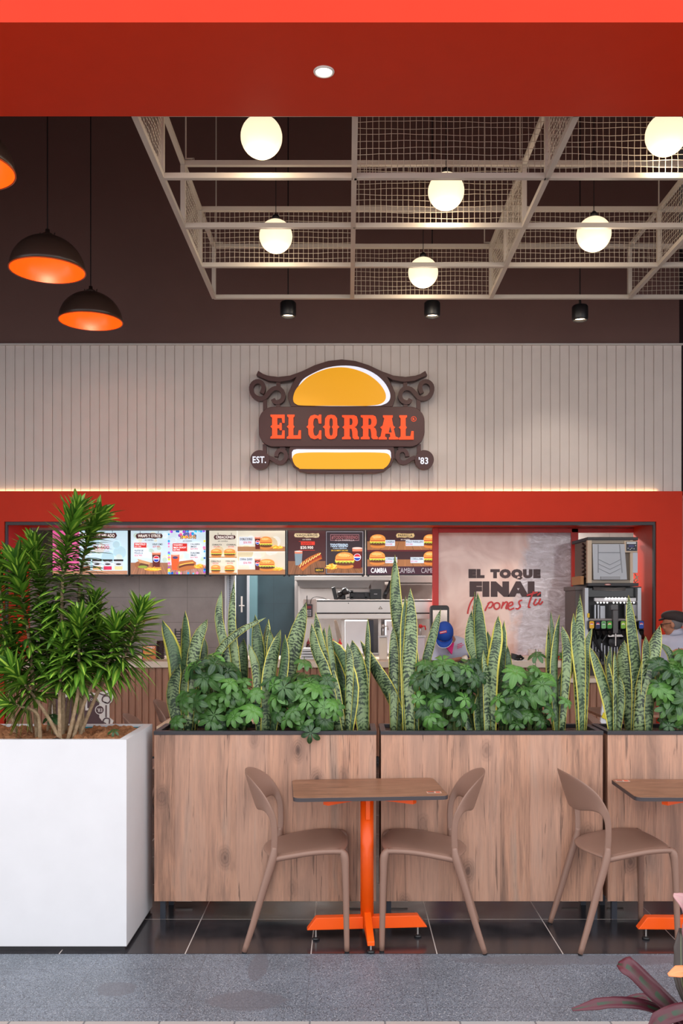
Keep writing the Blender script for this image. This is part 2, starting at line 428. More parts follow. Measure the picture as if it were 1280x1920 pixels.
# header beam across the front
struct(box_obj('trim_1', RED, -9, 9, 4.396, 5.242, PZ(42, 4.396), 7.8))
struct(box_obj('ceiling', mat('dark_ceiling', (40, 32, 32), .8), -9, 9, 5.242, 16, 7.6, 7.8))
struct(box_obj('wall_left', mat('brown_wall_side', (70, 52, 50), .7), -7.2, -7, 5.242, 10.2, 0, 7.6))
struct(box_obj('wall_right', mat('dark_side_wall', (58, 48, 48), .7), 7.2, 7.4, 5.242, 16, 0, 7.6))
zs0 = PZ(921, 10.0); zs1 = PZ(648, 10.08)
struct(box_obj('wall_upper', BROWN, -9, PX(1273, 10.2), 10.2, 10.4, zs1 - .3, 7.6))
# siding: boards with V grooves in one surface
mb = MB(); xr = PX(1277, 10.08); step = 17.6 * 10.08 / F; x = xr
prof = []
while x > -7:
    prof += [(x, 10.08), (x - step + .009, 10.08), (x - step + .0085, 10.092), (x - step + .0005, 10.092)]; x -= step
prof.append((x, 10.08))
mb.hprism(prof + [(x, 10.2), (xr, 10.2)], zs0 - .1, zs1)
struct(mb.build('wall_siding', mat('pale_siding', (212, 200, 194), .55)))
struct(box_obj('trim_2', mat('siding_cap', (200, 194, 190), .5), -7, xr + .01, 10.05, 10.2, zs1, zs1 + .018, bevel=.003))
# red wall with the serving opening
xL = PX(8, 10.0); xR = PX(1230, 10.0); xE = PX(1279, 10.0); zO = PZ(978, 10.0)
mb = MB(); mb.box(-7.2, xL, 10.0, 10.8, 0, zs0); mb.box(xR, xE, 10.0, 10.8, 0, zs0); mb.box(xL, xR, 10.0, 10.8, zO, zs0)
struct(mb.build('wall_back', RED, bevel=.0))
mb = MB(); mb.box(xL + .005, xR - .005, 10.02, 10.06, zO - .035, zO - .001); mb.box(xL + .001, xL + .025, 10.02, 10.06, 1.0, zO - .035); mb.box(xR - .025, xR - .001, 10.02, 10.06, .9, zO - .035)
for px in (25, 224, 323, 1047, 1208): mb.cbox((PX(px, 10), 10.018, zO - .014), (.012, .006, .012))
struct(mb.build('trim_3', DARK))
# behind the opening: kitchen shell
TILEG = m_tile('grey_wall_tile', (138, 126, 124), (158, 146, 142), (112, 102, 100), 90 * 11.5 / F, 47 * 11.5 / F, (PX(351, 11.5), PZ(1167, 11.5)))
xt = PX(424, 11.5)
o = MB().box(-4.4, xt, 11.5, 11.6, 0, 2.9).build('wall_kitchen_left', TILEG); struct(o)
for v in o.data.vertices: v.co += o.location
o.location = (0, 0, 0)
struct(box_obj('wall_kitchen_side', mat('grey_partition', (150, 140, 140), .5), -4.5, PX(57, 10.8), 10.8, 11.5, 0, 2.9))
TEAL = m_tile('dark_teal_tile', (24, 38, 44), (30, 46, 52), (18, 30, 36), .62, .42)
o = MB().box(xt, PX(575, 13), 13.0, 13.1, 0, 2.9).build('wall_kitchen_teal', TEAL); struct(o)
o = MB().box(PX(575, 13), 5, 13.0, 13.1, 0, 2.9).build('wall_kitchen_rear', m_tile('taupe_wall_tile', (116, 106, 102), (134, 124, 118), (90, 84, 80), .5, .4)); struct(o)
struct(box_obj('ceiling_kitchen', mat('kitchen_ceiling', (170, 164, 160), .7), -4.5, 5, 10.8, 13.1, 2.9, 2.95))
struct(box_obj('wall_far_corridor', mat('corridor_wall', (60, 44, 46), .7), xE + .6, 9, 15.5, 15.6, 0, 7.7))
# beige strip above the screens
struct(box_obj('trim_4', mat('beige_soffit', (176, 160, 150), .6), PX(57, 10.85), 4.2, 10.85, 10.9, PZ(994, 10.9), 2.9))

# unseen panels added to brighten the kitchen; the cove strip above the red band
for x in (-2.6, -.6, 1.4, 3.2):
    t = thing('kitchen_fill_panel', 'added unseen fill light panel under the kitchen ceiling behind the menu screens', 'ceiling light', (x, 11.9, 2.895), group='added kitchen fill lights')
    box_obj('diffuser', mat('fill_diffuser', (255, 250, 240), .5, 0, 1.0), x - .3, x + .3, 11.75, 12.05, 2.885, 2.9, t)
    light('kitchen_fill_light', 'AREA', (x, 11.9, 2.87), 62, (1, .97, .93), .6, .3, parent=t)
t = thing('led_strip', 'warm light strip hidden on top of the red band below pale siding', 'light strip', (0, 10.05, zs0))
box_obj('housing', WHITE, -6.5, 3.4, 10.035, 10.06, zs0, zs0 + .006, t)
box_obj('diode_tape', mat('warm_led', (255, 214, 150), .5, 0, 7), -6.5, 3.4, 10.062, 10.072, zs0, zs0 + .006, t)

# ---------------------------------------------------------------- ceiling cage of white tubes and netting
ZR = [8.6 - .807 * i for i in range(5)]; HB = EYE + 2.885; HT = EYE + 3.36
XC = [PX(px, 8.6) for px in (401, 660, 920, 1180, 1440)]
cage = thing('hanging_ceiling_cage', 'white tube cage with net panels hanging below the dark ceiling', 'ceiling cage', (1.5, 7, HB))
TW = .036
mb = MB()
for y in ZR:
    mb.bar((XC[0], y, HB), (XC[-1], y, HB), TW); mb.bar((XC[0], y, HT), (XC[-1], y, HT), TW)
    for i, x in enumerate(XC):
        if i != 1: mb.bar((x, y, HB), (x, y, HT), TW)
for i, x in enumerate(XC):
    mb.bar((x, ZR[0], HB), (x, ZR[-1], HB), TW)
    if i != 1: mb.bar((x, ZR[0], HT), (x, ZR[-1], HT), TW * .9)
mb.build('tube_frame', WHITE, cage)
def net(a, b, seed):
    r = random.Random(seed); a = Vector(a); b = Vector(b); L = (b - a).length; d = (b - a) / L; mb = MB(); g = .0415
    z0 = HB + TW / 2; z1 = HT - TW / 2; nx = int(L / g); nz = int((z1 - z0) / g); w = .0022
    off = d.cross(Vector((0, 0, 1)))
    ph = [r.uniform(0, 6) for _ in range(nz + 2)]
    def pt(i, k):
        t = i / nx; zz = z0 + (z1 - z0) * k / nz
        s = .006 * math.sin(t * 7 + ph[k]) if 0 < k < nz else 0
        return a + d * (t * L) + Vector((0, 0, zz + s - a.z)) + off * .004 * math.sin(i * .9 + k * 1.3)
    for k in range(nz + 1): mb.tube([pt(i, k) for i in range(0, nx + 1, 2)] + ([pt(nx, k)] if nx % 2 else []), w, 4, False)
    for i in range(nx + 1): mb.tube([pt(i, k) for k in range(0, nz + 1)], w, 4, False)
    mb.build('net_panel', mat('net_cord', (176, 164, 150), .7), cage)
sd = 0
for row, cols in ((0, (1, 3)), (1, (0, 2)), (2, (1,)), (3, (1, 2, 3))):
    for c in cols: net((XC[c], ZR[row], HB), (XC[c + 1], ZR[row], HB), sd); sd += 1
for ci, rows in ((0, (1, 3)), (2, (0, 1, 3)), (3, (1, 3))):
    for rw in rows: net((XC[ci], ZR[rw], HB), (XC[ci], ZR[rw + 1], HB), sd); sd += 1
for x, y in ((XC[0] + .02, ZR[2]), (XC[0] + .02, ZR[0]), (XC[2] - .06, ZR[0]), (XC[2] - .03, ZR[2]), (XC[3], ZR[1]), (XC[1], ZR[3])):
    mb = MB(); mb.tube([(x, y, HT + .03), (x, y, 7.6)], .006, 6); mb.cbox((x + .03, y, HT + .035), (.07, .012, .012)); mb.cbox((x + .06, y, HT + .02), (.012, .012, .035))
    mb.build('hanger_rod', WHITE, cage)

# ---------------------------------------------------------------- globes, domes, spots
GLB = mat('globe_glass', (255, 234, 196), .3, 0, .98)
def globe(px, py, d, label):
    Z = .27 * F / d; p = P(px, py, Z)
    t = thing('globe_pendant', label, 'pendant lamp', p, group=None)
    MB().ball(p, .135, 32, 20).build('globe', GLB, t, True)
    MB().lathe([(0, 0), (.03, 0), (.03, .03), (.012, .05), (0, .05)], p + Vector((0, 0, .13)), 16).build('lamp_holder', BLACK, t, True)
    MB().tube([p + Vector((0, 0, .17)), (p.x, p.y, 7.6)], .0035, 6).build('cord', BLACK, t)
    light('globe_light', 'POINT', p + Vector((0, 0, -.2)), 5, (1, .82, .58), .12, parent=t)
globe(490, 257, 78, 'glowing globe lamp at upper left, cut by the red beam above')
globe(517, 443, 62, 'glowing globe lamp hanging alone in the left column of the cage')
globe(836, 359, 68, 'glowing globe lamp hanging in the middle of the net cage, upper one')
globe(793, 511, 56, 'smallest glowing globe lamp, lowest one near the far cage bars')
globe(1113, 439, 64, 'glowing globe lamp in the right column of the cage')
globe(1248, 253, 76, 'large glowing globe lamp at the upper right corner of the photo')
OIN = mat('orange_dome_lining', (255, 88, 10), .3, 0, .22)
DOME = mat('brown_dome_enamel', (62, 46, 40), .35)
def dome(px, py, w, d, label):
    Z = d * F / w; p = P(px, py, Z); r = d / 2
    t = thing('dome_pendant', label, 'pendant lamp', p)
    h = d * .47
    outer = [(r * math.cos(a), h * math.sin(a)) for a in [i / 12 * math.pi / 2 for i in range(13)]]
    outer[-1] = (0.0, h)
    MB().lathe([(r * .985, 0)] + outer, p, 48).build('shade', DOME, t, True)
    MB().lathe([(a * .98 if a else 0, b * .97 + .001) for a, b in outer], p, 48).build('lining', OIN, t, True)
    MB().lathe([(r * .985, -.002), (r + .004, -.002), (r + .004, .006), (r * .985, .006)], p, 48).build('rim', mat('dome_rim', (200, 84, 30), .4), t, True)
    mb = MB(); mb.lathe([(0, 0), (.05, 0), (.045, .02), (.018, .035), (.018, .06), (0, .06)], p + Vector((0, 0, h - .004)), 16)
    for s in (-1, 1): mb.tube([p + Vector((s * .055, 0, h - .01)), p + Vector((s * .06, 0, h + .03))], .005, 6)
    mb.build('cap', mat('pendant_cap', (70, 56, 52), .4, .6), t, True)
    MB().tube([p + Vector((0, 0, h + .05)), (p.x, p.y, 7.6)], .0055, 6).build('cord', BLACK, t)
    MB().ball(p + Vector((0, 0, h * .55)), .035).build('bulb', mat('warm_bulb', (255, 226, 180), .4, 0, 3), t, True)
    light('dome_light', 'POINT', p + Vector((0, 0, h * .3)), 2.0, (1, .8, .55), .05, parent=t)
dome(89, 508, 138, .60, 'brown dome pendant with orange inside, larger one at left')
dome(170, 603, 117, .60, 'brown dome pendant with orange inside, lowest one nearest the siding')
dome(-66, 318, 180, .60, 'brown dome pendant cut off by the left edge of the photo')
def spot(px, py, label):
    Z = 9.0; p = P(px, py, Z); t = thing('pendant_spotlight', label, 'spotlight', p)
    k = Z / F
    MB().lathe([(.0, 14 * k), (13 * k, 14 * k), (15 * k, 11 * k), (15 * k, -11 * k), (13.5 * k, -14 * k), (12 * k, -14 * k), (11.5 * k, -6 * k)], p, 28).build('housing', BLACK, t, True, bevel=.002)
    MB().lathe([(0, -9 * k), (11.8 * k, -9 * k)], p, 24).build('lens', mat('spot_lens', (255, 226, 190), .3, 0, 6), t)
    MB().tube([(p.x, p.y, p.z + 14 * k), (p.x, p.y, p.z + .14)], .012, 8).build('stem', BLACK, t)
    MB().tube([(p.x, p.y, p.z + .13), (p.x, p.y, 7.6)], .006, 6).build('cord', BLACK, t)
    light('spot_light', 'SPOT', (p.x, p.y, p.z - .1), 16, (1, .9, .76), .04, rot=(.35, 0, 0), spot=1.5, blend=.8, parent=t)
spot(540, 580, 'black hanging spotlight above the left scroll of the burger sign')
spot(810, 580, 'black hanging spotlight above the right scroll of the burger sign')
spot(1087, 587, 'black hanging spotlight over the plain siding at right')
def downlight(px, py, Zs, r, label, e):
    p = Vector((PX(px, Zs), Zs, PZ(py, Zs))); t = thing('recessed_downlight', label, 'downlight', p)
    MB().lathe([(r * .8, -.002), (r * .85, -.008), (r, -.006), (r * 1.05, 0), (r * .8, 0)], p, 28).build('ring', mat('downlight_ring', (214, 206, 200), .35), t, True)
    MB().lathe([(0, -.001), (r * .8, -.001)], p, 28).build('lens', mat('downlight_lens', (255, 236, 214), .3, 0, 5), t)
    light('downlight_lamp', 'SPOT', p - Vector((0, 0, .03)), e, (1, .9, .78), .04, spot=2.0, parent=t)
zz = PZ(42, 4.396); Zd = (zz - EYE) * F / (VY - 134)
downlight(607, 134, Zd, .053, 'small round recessed downlight in the red beam soffit', 10)
Zd = (zO - EYE) * F / (VY - 983)
downlight(726, 983.2, Zd, .05, 'recessed downlight in the red opening soffit above the dark menu screens', 6)
downlight(968, 983.2, Zd, .05, 'recessed downlight in the red opening soffit above the pink poster', 6)

# ---------------------------------------------------------------- the burger sign
sx = lambda x: 440 + x / 3.2
sy = lambda y: 640 + y / 3.2
SF = 9.93                                        # face of the sign
def S(pts, Z=SF): return [(PX(sx(x), Z), PZ(sy(y), Z)) for x, y in pts]
def smooth2(pts, n=4, closed=True):
    N = len(pts); out = []
    for i in range(N):
        p = [Vector((*pts[(i + k - 1) % N], 0)) for k in range(4)]
        for k in range(n):
            t = k / n; q = .5 * ((2 * p[1]) + (p[2] - p[0]) * t + (2 * p[0] - 5 * p[1] + 4 * p[2] - p[3]) * t * t + (3 * p[1] - p[0] - 3 * p[2] + p[3]) * t ** 3)
            out.append((q.x, q.y))
    return out
def rrect(x0, y0, x1, y1, r, n=8):
    o = []
    for cx, cy, a in ((x1 - r, y0 + r, -90), (x1 - r, y1 - r, 0), (x0 + r, y1 - r, 90), (x0 + r, y0 + r, 180)):
        o += [(cx + r * math.cos(math.radians(a + 90 * i / n)), cy + r * math.sin(math.radians(a + 90 * i / n))) for i in range(n + 1)]
    return o
sign = thing('restaurant_sign', 'large maroon burger sign with yellow bun and orange EL CORRAL letters', 'sign', (PX(641, SF), 10.05, PZ(780, SF)))
mb = MB(); D0, D1 = SF, SF + .09
banner = rrect(145, 393, 1138, 633, 88)
mb.prism(S(banner), D0 - .012, D1)
L_ = [(128, 203), (140, 176), (170, 195), (200, 206), (260, 213), (330, 205), (400, 180), (480, 142), (560, 117), (641, 108)]
R_ = [(1283 - x, y) for x, y in L_[::-1]][1:]
lo = [(1078, 237), (1013, 244), (945, 231), (915, 214), (940, 258), (962, 310), (963, 345), (945, 392)]
mb.prism(S(L_ + R_ + lo + [(1283 - x, y) for x, y in lo[::-1]]), D0, D1)
mb.prism(S([(345, 600), (326, 645), (324, 690), (345, 745), (390, 780), (440, 790), (843, 790), (893, 780), (938, 745), (959, 690), (957, 645), (938, 600)]), D0, D1)
mb.build('sign_board', MAROON, sign, bevel=.004)
def arc(cx, cy, r, a0, a1, n=10, r1=None): r1 = r if r1 is None else r1; return [(cx + (r + (r1 - r) * i / n) * math.cos(math.radians(a0 + (a1 - a0) * i / n)), cy + (r + (r1 - r) * i / n) * math.sin(math.radians(a0 + (a1 - a0) * i / n))) for i in range(n + 1)]
def stroke_prism(mb, pts, w, y0, y1, mir=False):
    pts = [(1283 - x, y) for x, y in pts] if mir else pts
    pts = [(p.x, p.y) for p in catmull([(x, y, 0) for x, y in pts], 2)]
    A, B = [], []
    for i, (x, y) in enumerate(pts):
        a = pts[max(i - 1, 0)]; b = pts[min(i + 1, len(pts) - 1)]; d = Vector((b[0] - a[0], b[1] - a[1])).normalized()
        A.append((x - d.y * w / 2, y + d.x * w / 2)); B.append((x + d.y * w / 2, y - d.x * w / 2))
    for i in range(len(pts) - 1): mb.prism(S([A[i], A[i + 1], B[i + 1], B[i]]), y0, y1)
for mir in (False, True):
    mb = MB()
    stroke_prism(mb, [(160, 310), (166, 296), (172, 275), (166, 255), (150, 240), (128, 239), (108, 252), (98, 275), (102, 305), (120, 330), (150, 342), (180, 335), (205, 305), (228, 284), (258, 279), (282, 295), (291, 322), (284, 348), (262, 363), (240, 362), (228, 344)], 26, D0 + .01, D1 - .01, mir)
    for a, b in (((260, 232), (260, 285)), ((180, 335), (180, 410)), ((258, 355), (258, 400))): stroke_prism(mb, [a, b], 24, D0 + .02, D1 - .02, mir)
    mb.build('scroll_bracket', MAROON, sign); mb = MB(); stroke_prism(mb, [(178, 615), (178, 670)], 24, D0 + .02, D1 - .02, mir)
    stroke_prism(mb, [(248, 690), (252, 668), (268, 652), (292, 655), (306, 675), (304, 702), (284, 724), (256, 724), (226, 704), (200, 695)], 24, D0 + .01, D1 - .01, mir)
    stroke_prism(mb, [(304, 690), (335, 690)], 24, D0 + .02, D1 - .02, mir); stroke_prism(mb, [(270, 620), (300, 650)], 22, D0 + .02, D1 - .02, mir)
    cx = 1137 if mir else 150
    mb.prism(S(arc(cx, 710, 57, 0, 348, 29)), D0 - .005, D1)
    mb.build('scroll_bracket', MAROON, sign)
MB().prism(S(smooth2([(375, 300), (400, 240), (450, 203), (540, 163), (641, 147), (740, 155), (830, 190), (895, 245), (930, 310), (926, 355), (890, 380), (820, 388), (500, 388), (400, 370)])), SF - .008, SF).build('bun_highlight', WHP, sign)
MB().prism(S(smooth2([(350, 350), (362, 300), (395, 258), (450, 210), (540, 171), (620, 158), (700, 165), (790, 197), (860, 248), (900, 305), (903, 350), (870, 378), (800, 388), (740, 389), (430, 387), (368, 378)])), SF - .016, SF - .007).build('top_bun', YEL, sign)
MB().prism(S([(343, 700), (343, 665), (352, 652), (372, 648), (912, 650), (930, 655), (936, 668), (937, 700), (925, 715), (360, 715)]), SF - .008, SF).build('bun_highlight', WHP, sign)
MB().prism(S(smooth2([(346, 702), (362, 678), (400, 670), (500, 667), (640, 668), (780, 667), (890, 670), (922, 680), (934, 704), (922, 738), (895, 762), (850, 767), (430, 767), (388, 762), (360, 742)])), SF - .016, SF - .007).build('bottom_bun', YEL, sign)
G = {
 'E': [[(0, 0), (1, 0), (1, .34), (.84, .34), (.8, .14), (.48, .14), (.48, .43), (.64, .43), (.64, .35), (.8, .35), (.8, .65), (.64, .65), (.64, .57), (.48, .57), (.48, .86), (.8, .86), (.84, .66), (1, .66), (1, 1), (0, 1), (0, .93), (.12, .88), (.12, .57), (0, .5), (.12, .43), (.12, .12), (0, .07)]],
 'L': [[(.03, 0), (.55, 0), (.55, .07), (.46, .12), (.46, .43), (.54, .5), (.46, .57), (.46, .86), (.78, .86), (.84, .65), (1, .65), (1, 1), (0, 1), (0, .93), (.12, .88), (.12, .57), (0, .5), (.12, .43), (.12, .12), (.03, .07)]],
 'C': [[(1, 0), (1, .36), (.82, .36), (.76, .17), (.62, .13), (.5, .18), (.46, .3), (.46, .43), (.52, .5), (.46, .57), (.46, .7), (.52, .84), (.66, .87), (.8, .8), (.86, .64), (1, .64), (1, 1), (.84, 1), (.8, .95), (.55, 1), (.28, .95), (.14, .8), (.12, .57), (0, .5), (.12, .43), (.14, .2), (.28, .05), (.55, 0), (.8, .05), (.84, 0)]],
 'O': [[(.5, 0), (.28, .03), (.14, .15), (.12, .43), (0, .5), (.12, .57), (.14, .85), (.28, .97), (.5, 1), (.5, .87), (.42, .82), (.4, .72), (.4, .57), (.46, .5), (.4, .43), (.4, .28), (.42, .18), (.5, .13)],
       [(.5, 0), (.72, .03), (.86, .15), (.88, .43), (1, .5), (.88, .57), (.86, .85), (.72, .97), (.5, 1), (.5, .87), (.58, .82), (.6, .72), (.6, .57), (.54, .5), (.6, .43), (.6, .28), (.58, .18), (.5, .13)]],
 'R': [[(0, 0), (.45, 0), (.45, .88), (.52, .93), (.52, 1), (0, 1), (0, .93), (.13, .88), (.13, .57), (.02, .5), (.13, .43), (.13, .12), (0, .07)],
       [(.45, 0), (.7, 0), (.86, .05), (.93, .2), (.93, .33), (.86, .44), (.74, .5), (.86, .56), (.92, .68), (.92, .86), (1, .92), (1, 1), (.72, 1), (.62, .93), (.6, .7), (.56, .57), (.45, .55), (.45, .42), (.58, .4), (.62, .3), (.6, .17), (.54, .13), (.45, .13)]],
 'A': [[(.22, 0), (.72, 0), (.72, .08), (.67, .12), (.74, .43), (.84, .5), (.77, .56), (.86, .88), (1, .93), (1, 1), (.52, 1), (.52, .93), (.6, .88), (.57, .76), (.35, .76), (.32, .88), (.42, .93), (.42, 1), (0, 1), (0, .93), (.1, .88), (.17, .57), (.08, .5), (.2, .43), (.29, .12), (.22, .08)]],
}
mb = MB()
for ch, x0, x1, y0, y1 in (('E', 215, 300, 443, 586), ('L', 313, 398, 443, 587), ('C', 430, 520, 443, 590), ('O', 528, 628, 443, 590), ('R', 643, 745, 446, 590), ('R', 755, 858, 446, 590), ('A', 862, 980, 447, 591), ('L', 983, 1072, 447, 592)):
    for poly in G[ch]: mb.prism(S([(x0 + u * (x1 - x0), y0 + v * (y1 - y0)) for u, v in poly], SF), SF - .03, SF - .011)
mb.build('lettering', mat('orange_letters', (255, 78, 10), .4, 0, .3), sign)
MB().prism(S([(931, 512), (941, 550), (922, 550)]), SF - .0305, SF - .0295).build('letter_counter', MAROON, sign)
c = Canvas(SF - .014, .3, (440, 640), 3.2)
OR_ = (255, 78, 10)
for a in range(0, 360, 12):
    q = arc(1073, 466, 16, a, a + 12.5, 1) + arc(1073, 466, 13.5, a + 12.5, a, 1); c.poly(q, OR_, up=False)
c.text('R', 1067, 459, 1080, 474, OR_, .03); c.build('registered_mark', sign)
c = Canvas(SF - .008, .5, (440, 640), 3.2)
c.text('EST.', 107, 690, 187, 731, (226, 232, 250), .02); c.build('est_lettering', sign)
c = Canvas(SF - .008, .5, (440, 640), 3.2); c.text("'83", 1103, 695, 1160, 737, (226, 232, 250), .02); c.build('year_lettering', sign)
# standoffs to the siding
mb = MB()
for x, y in ((200, 420), (1080, 420), (430, 770), (850, 770), (641, 130)):
    q = S([(x, y)])[0]; mb.tube([(q[0], D1 - .01, q[1]), (q[0], 10.085, q[1])], .02, 8)
mb.build('standoff', DARK, sign)

# ---------------------------------------------------------------- counter
CZ = 9.66; CT = PZ(1240, CZ)
xc0, xc1, xc2 = PX(9, CZ), PX(1060, CZ), PX(1232, CZ)
CL = PZ(1272, CZ)
ct = thing('service_counter', 'long service counter clad in brown vertical slats under a cream top', 'counter', (0, 10, 0))
def slats(x0, x1, z1):
    mb = MB(); pr = []; x = x1
    while x > x0: pr += [(x, CZ + .04), (x - .055, CZ + .04), (x - .058, CZ + .055), (x - .068, CZ + .055), (x - .071, CZ + .04)]; x -= .071
    pr.append((x0 if x < x0 else x, CZ + .04)); mb.hprism([p for p in pr if p[0] >= x0] + [(x0, CZ + .3), (x1, CZ + .3)], .06, z1)
    return mb.build('slat_panel', SLAT, ct)
slats(xc0, xc1, CT - .067); box_obj('worktop', CREAM, xc0, xc1, CZ, 10.77, CT - .067, CT, ct, .004)
box_obj('plinth', DARK, xc0 + .02, xc1 - .02, CZ + .07, CZ + .1, 0, .06, ct)
ct = thing('low_counter', 'lower counter section under the drinks dispenser at the right', 'counter', (3, 10, 0))
slats(xc1 + .001, xc2, CL - .047)
box_obj('low_worktop', CREAM, xc1 + .001, xc2, CZ, 10.77, CL - .047, CL, ct, .004)
box_obj('plinth', DARK, xc1 + .02, xc2 - .02, CZ + .07, CZ + .1, 0, .06, ct)
# logo plaque on the counter front
c = Canvas(CZ + .036, 0)
W_ = (226, 218, 212); M_ = (78, 48, 52)
lg = thing('logo_plaque', 'white edged maroon logo plaque with 83 on the counter cladding behind the white planter', 'sign', P(150, 1325, CZ + .04))
mb = MB(); f = lambda pts: [(PX(x, CZ), PZ(y, CZ)) for x, y in pts]
mb.prism(f([(96, 1310), (100, 1300), (112, 1300), (124, 1303), (150, 1292), (176, 1300), (192, 1297), (206, 1293), (212, 1305), (209, 1316), (204, 1320), (204, 1346), (212, 1352), (208, 1362), (96, 1362)]), CZ + .02, CZ + .042); mb.build('plaque_board', mat('plaque_white', W_, .5), lg)
c = Canvas(CZ + .019, 0)
c.poly([(104, 1310), (120, 1309), (150, 1298), (172, 1304), (186, 1318), (186, 1345), (196, 1358), (104, 1358)], M_)
c.ell(187, 1331, 9, 9, W_); c.ell(187, 1331, 7.5, 7.5, M_); c.text("'83", 182, 1328, 192, 1335, W_, .02)
c.text('L', 160, 1311, 171, 1332, W_, .03); c.ell(171.5, 1311.5, 2.2, 2.2, W_); c.ell(171.5, 1311.5, 1.6, 1.6, M_)
for pts in ([(186, 1300), (195, 1303), (203, 1300)], [(200, 1318), (192, 1314), (194, 1306), (203, 1305), (207, 1312), (203, 1318), (196, 1317)], [(205, 1357), (205, 1348), (197, 1347), (193, 1353), (199, 1357)], [(199, 1322), (199, 1345)], [(118, 1352), (112, 1346), (107, 1351)]): c.stroke(pts, 2.2, M_)
c.build('plaque_print', lg)

# ---------------------------------------------------------------- menu screens
ZS = 10.95
def burger(c, cx, cy, w, h, pat=(96, 52, 30), bun=(214, 142, 66)):
    l, r, t, b = cx - w / 2, cx + w / 2, cy - h / 2, cy + h / 2
    c.ell(cx, b - h * .14, w * .47, h * .16, (196, 124, 56)); c.ell(cx, b - h * .3, w * .5, h * .12, pat)
    c.poly([(l + w * i / 12, b - h * .38 + (h * .06 if i % 2 else -h * .02)) for i in range(13)] + [(r, b - h * .5), (l, b - h * .5)], (150, 176, 60))
    c.poly([(l + w * i / 10, b - h * .46 + (h * .07 if i % 2 else 0)) for i in range(11)] + [(r, b - h * .55), (l, b - h * .55)], (250, 206, 84))
    c.rect(l + w * .04, b - h * .6, r - w * .04, b - h * .5, (176, 44, 34))
    c.poly([(l + .01 * w, b - h * .56)] + [(cx - w * .49 * math.cos(math.pi * i / 14), b - h * .56 - h * .46 * math.sin(math.pi * i / 14) ** .7) for i in range(1, 14)] + [(r - .01 * w, b - h * .56)], bun)
    c.ell(cx - w * .05, b - h * .82, w * .3, h * .1, (236, 180, 104))
    rr = random.Random(int(cx * 3)); k = c.k
    for i in range(7): c.k = k; c.ell(cx + rr.uniform(-.32, .32) * w, b - h * rr.uniform(.68, .92), w * .018, h * .018, (250, 226, 176), n=5)
def fries(c, cx, cy, w, h, n=16):
    rr = random.Random(int(cx + cy)); c.ell(cx, cy + h * .2, w * .48, h * .3, (206, 140, 40)); k = c.k
    for i in range(n):
        a = rr.uniform(-.9, .9); x = cx + rr.uniform(-.36, .36) * w; y = cy + rr.uniform(-.15, .35) * h; L = w * .2; c.k = k + i % 3
        c.stroke([(x - L * math.cos(a), y - L * .6 * math.sin(a)), (x + L * math.cos(a), y + L * .6 * math.sin(a))], h * .1, rr.choice([(244, 190, 70), (228, 164, 46), (250, 210, 110)]), False)
def cup(c, x0, y0, x1, y1, col=(92, 26, 22), logo=True):
    d = (x1 - x0) * .12
    c.poly([(x0, y0), (x1, y0), (x1 - d, y1), (x0 + d, y1)], col); c.poly([(x0, y0), (x1, y0), (x1 - d * .2, y0 + (y1 - y0) * .16), (x0 + d * .2, y0 + (y1 - y0) * .16)], (206, 120, 90))
    c.ell((x0 + x1) / 2, y0, (x1 - x0) / 2, (y1 - y0) * .05, (226, 200, 190))
    if logo:
        cx, cy, r = (x0 + x1) / 2, y0 + (y1 - y0) * .45, (x1 - x0) * .36
        c.ell(cx, cy, r, r, (236, 240, 250)); c.ell(cx, cy, r * .88, r * .88, (206, 30, 50), 190, 350); c.ell(cx, cy, r * .88, r * .88, (20, 60, 170), 10, 170)
def deck(c, x0, y0, x1, y1, col=(150, 104, 74), vx=None):
    c.rect(x0, y0, x1, y1, col); vx = vx or (x0 + x1) / 2; k = c.k + 1
    for i in range(9):
        xb = x0 + (x1 - x0) * (i + .5) / 9; xt = vx + (xb - vx) * .7; xt = min(max(xt, x0), x1); c.k = k - 1
        c.poly([(xt - .3, y0), (xt + .3, y0), (xb + .6, y1), (xb - .6, y1)], tuple(int(v * (.72 if i % 2 else 1.18)) for v in col))
def bokeh(c, x0, y0, x1, y1, base=(196, 214, 222), tints=((226, 236, 238), (166, 184, 150), (216, 206, 170))):
    c.rect(x0, y0, x1, y1, base); rr = random.Random(int(x0 + y0)); k = c.k
    for i in range(16):
        r = rr.uniform(.04, .1) * (x1 - x0); x = rr.uniform(x0 + r, x1 - r); r = min(r, (y1 - y0) / 2.2); y = rr.uniform(y0 + r, y1 - r); c.k = k + i; c.ell(x, y, r, r, tuple(int((a * .5 + b * .5)) for a, b in zip(rr.choice(tints), base)), n=14)
    c.k += 1
def plate(c, x0, y0, x1, y1, t, col=(66, 34, 36), tc=(250, 244, 236), hang=4, b=.02):
    k = c.k
    for x in (x0 + 6, x1 - 6): c.k = k; c.rect(x - .4, y0 - hang, x + .4, y0, (60, 50, 44))
    c.rough_bar(x0, y0, x1, y1, col); h = (y1 - y0); c.text(t, x0 + 2, y0 + h * .22, x1 - 2, y1 - h * .22, tc, b)
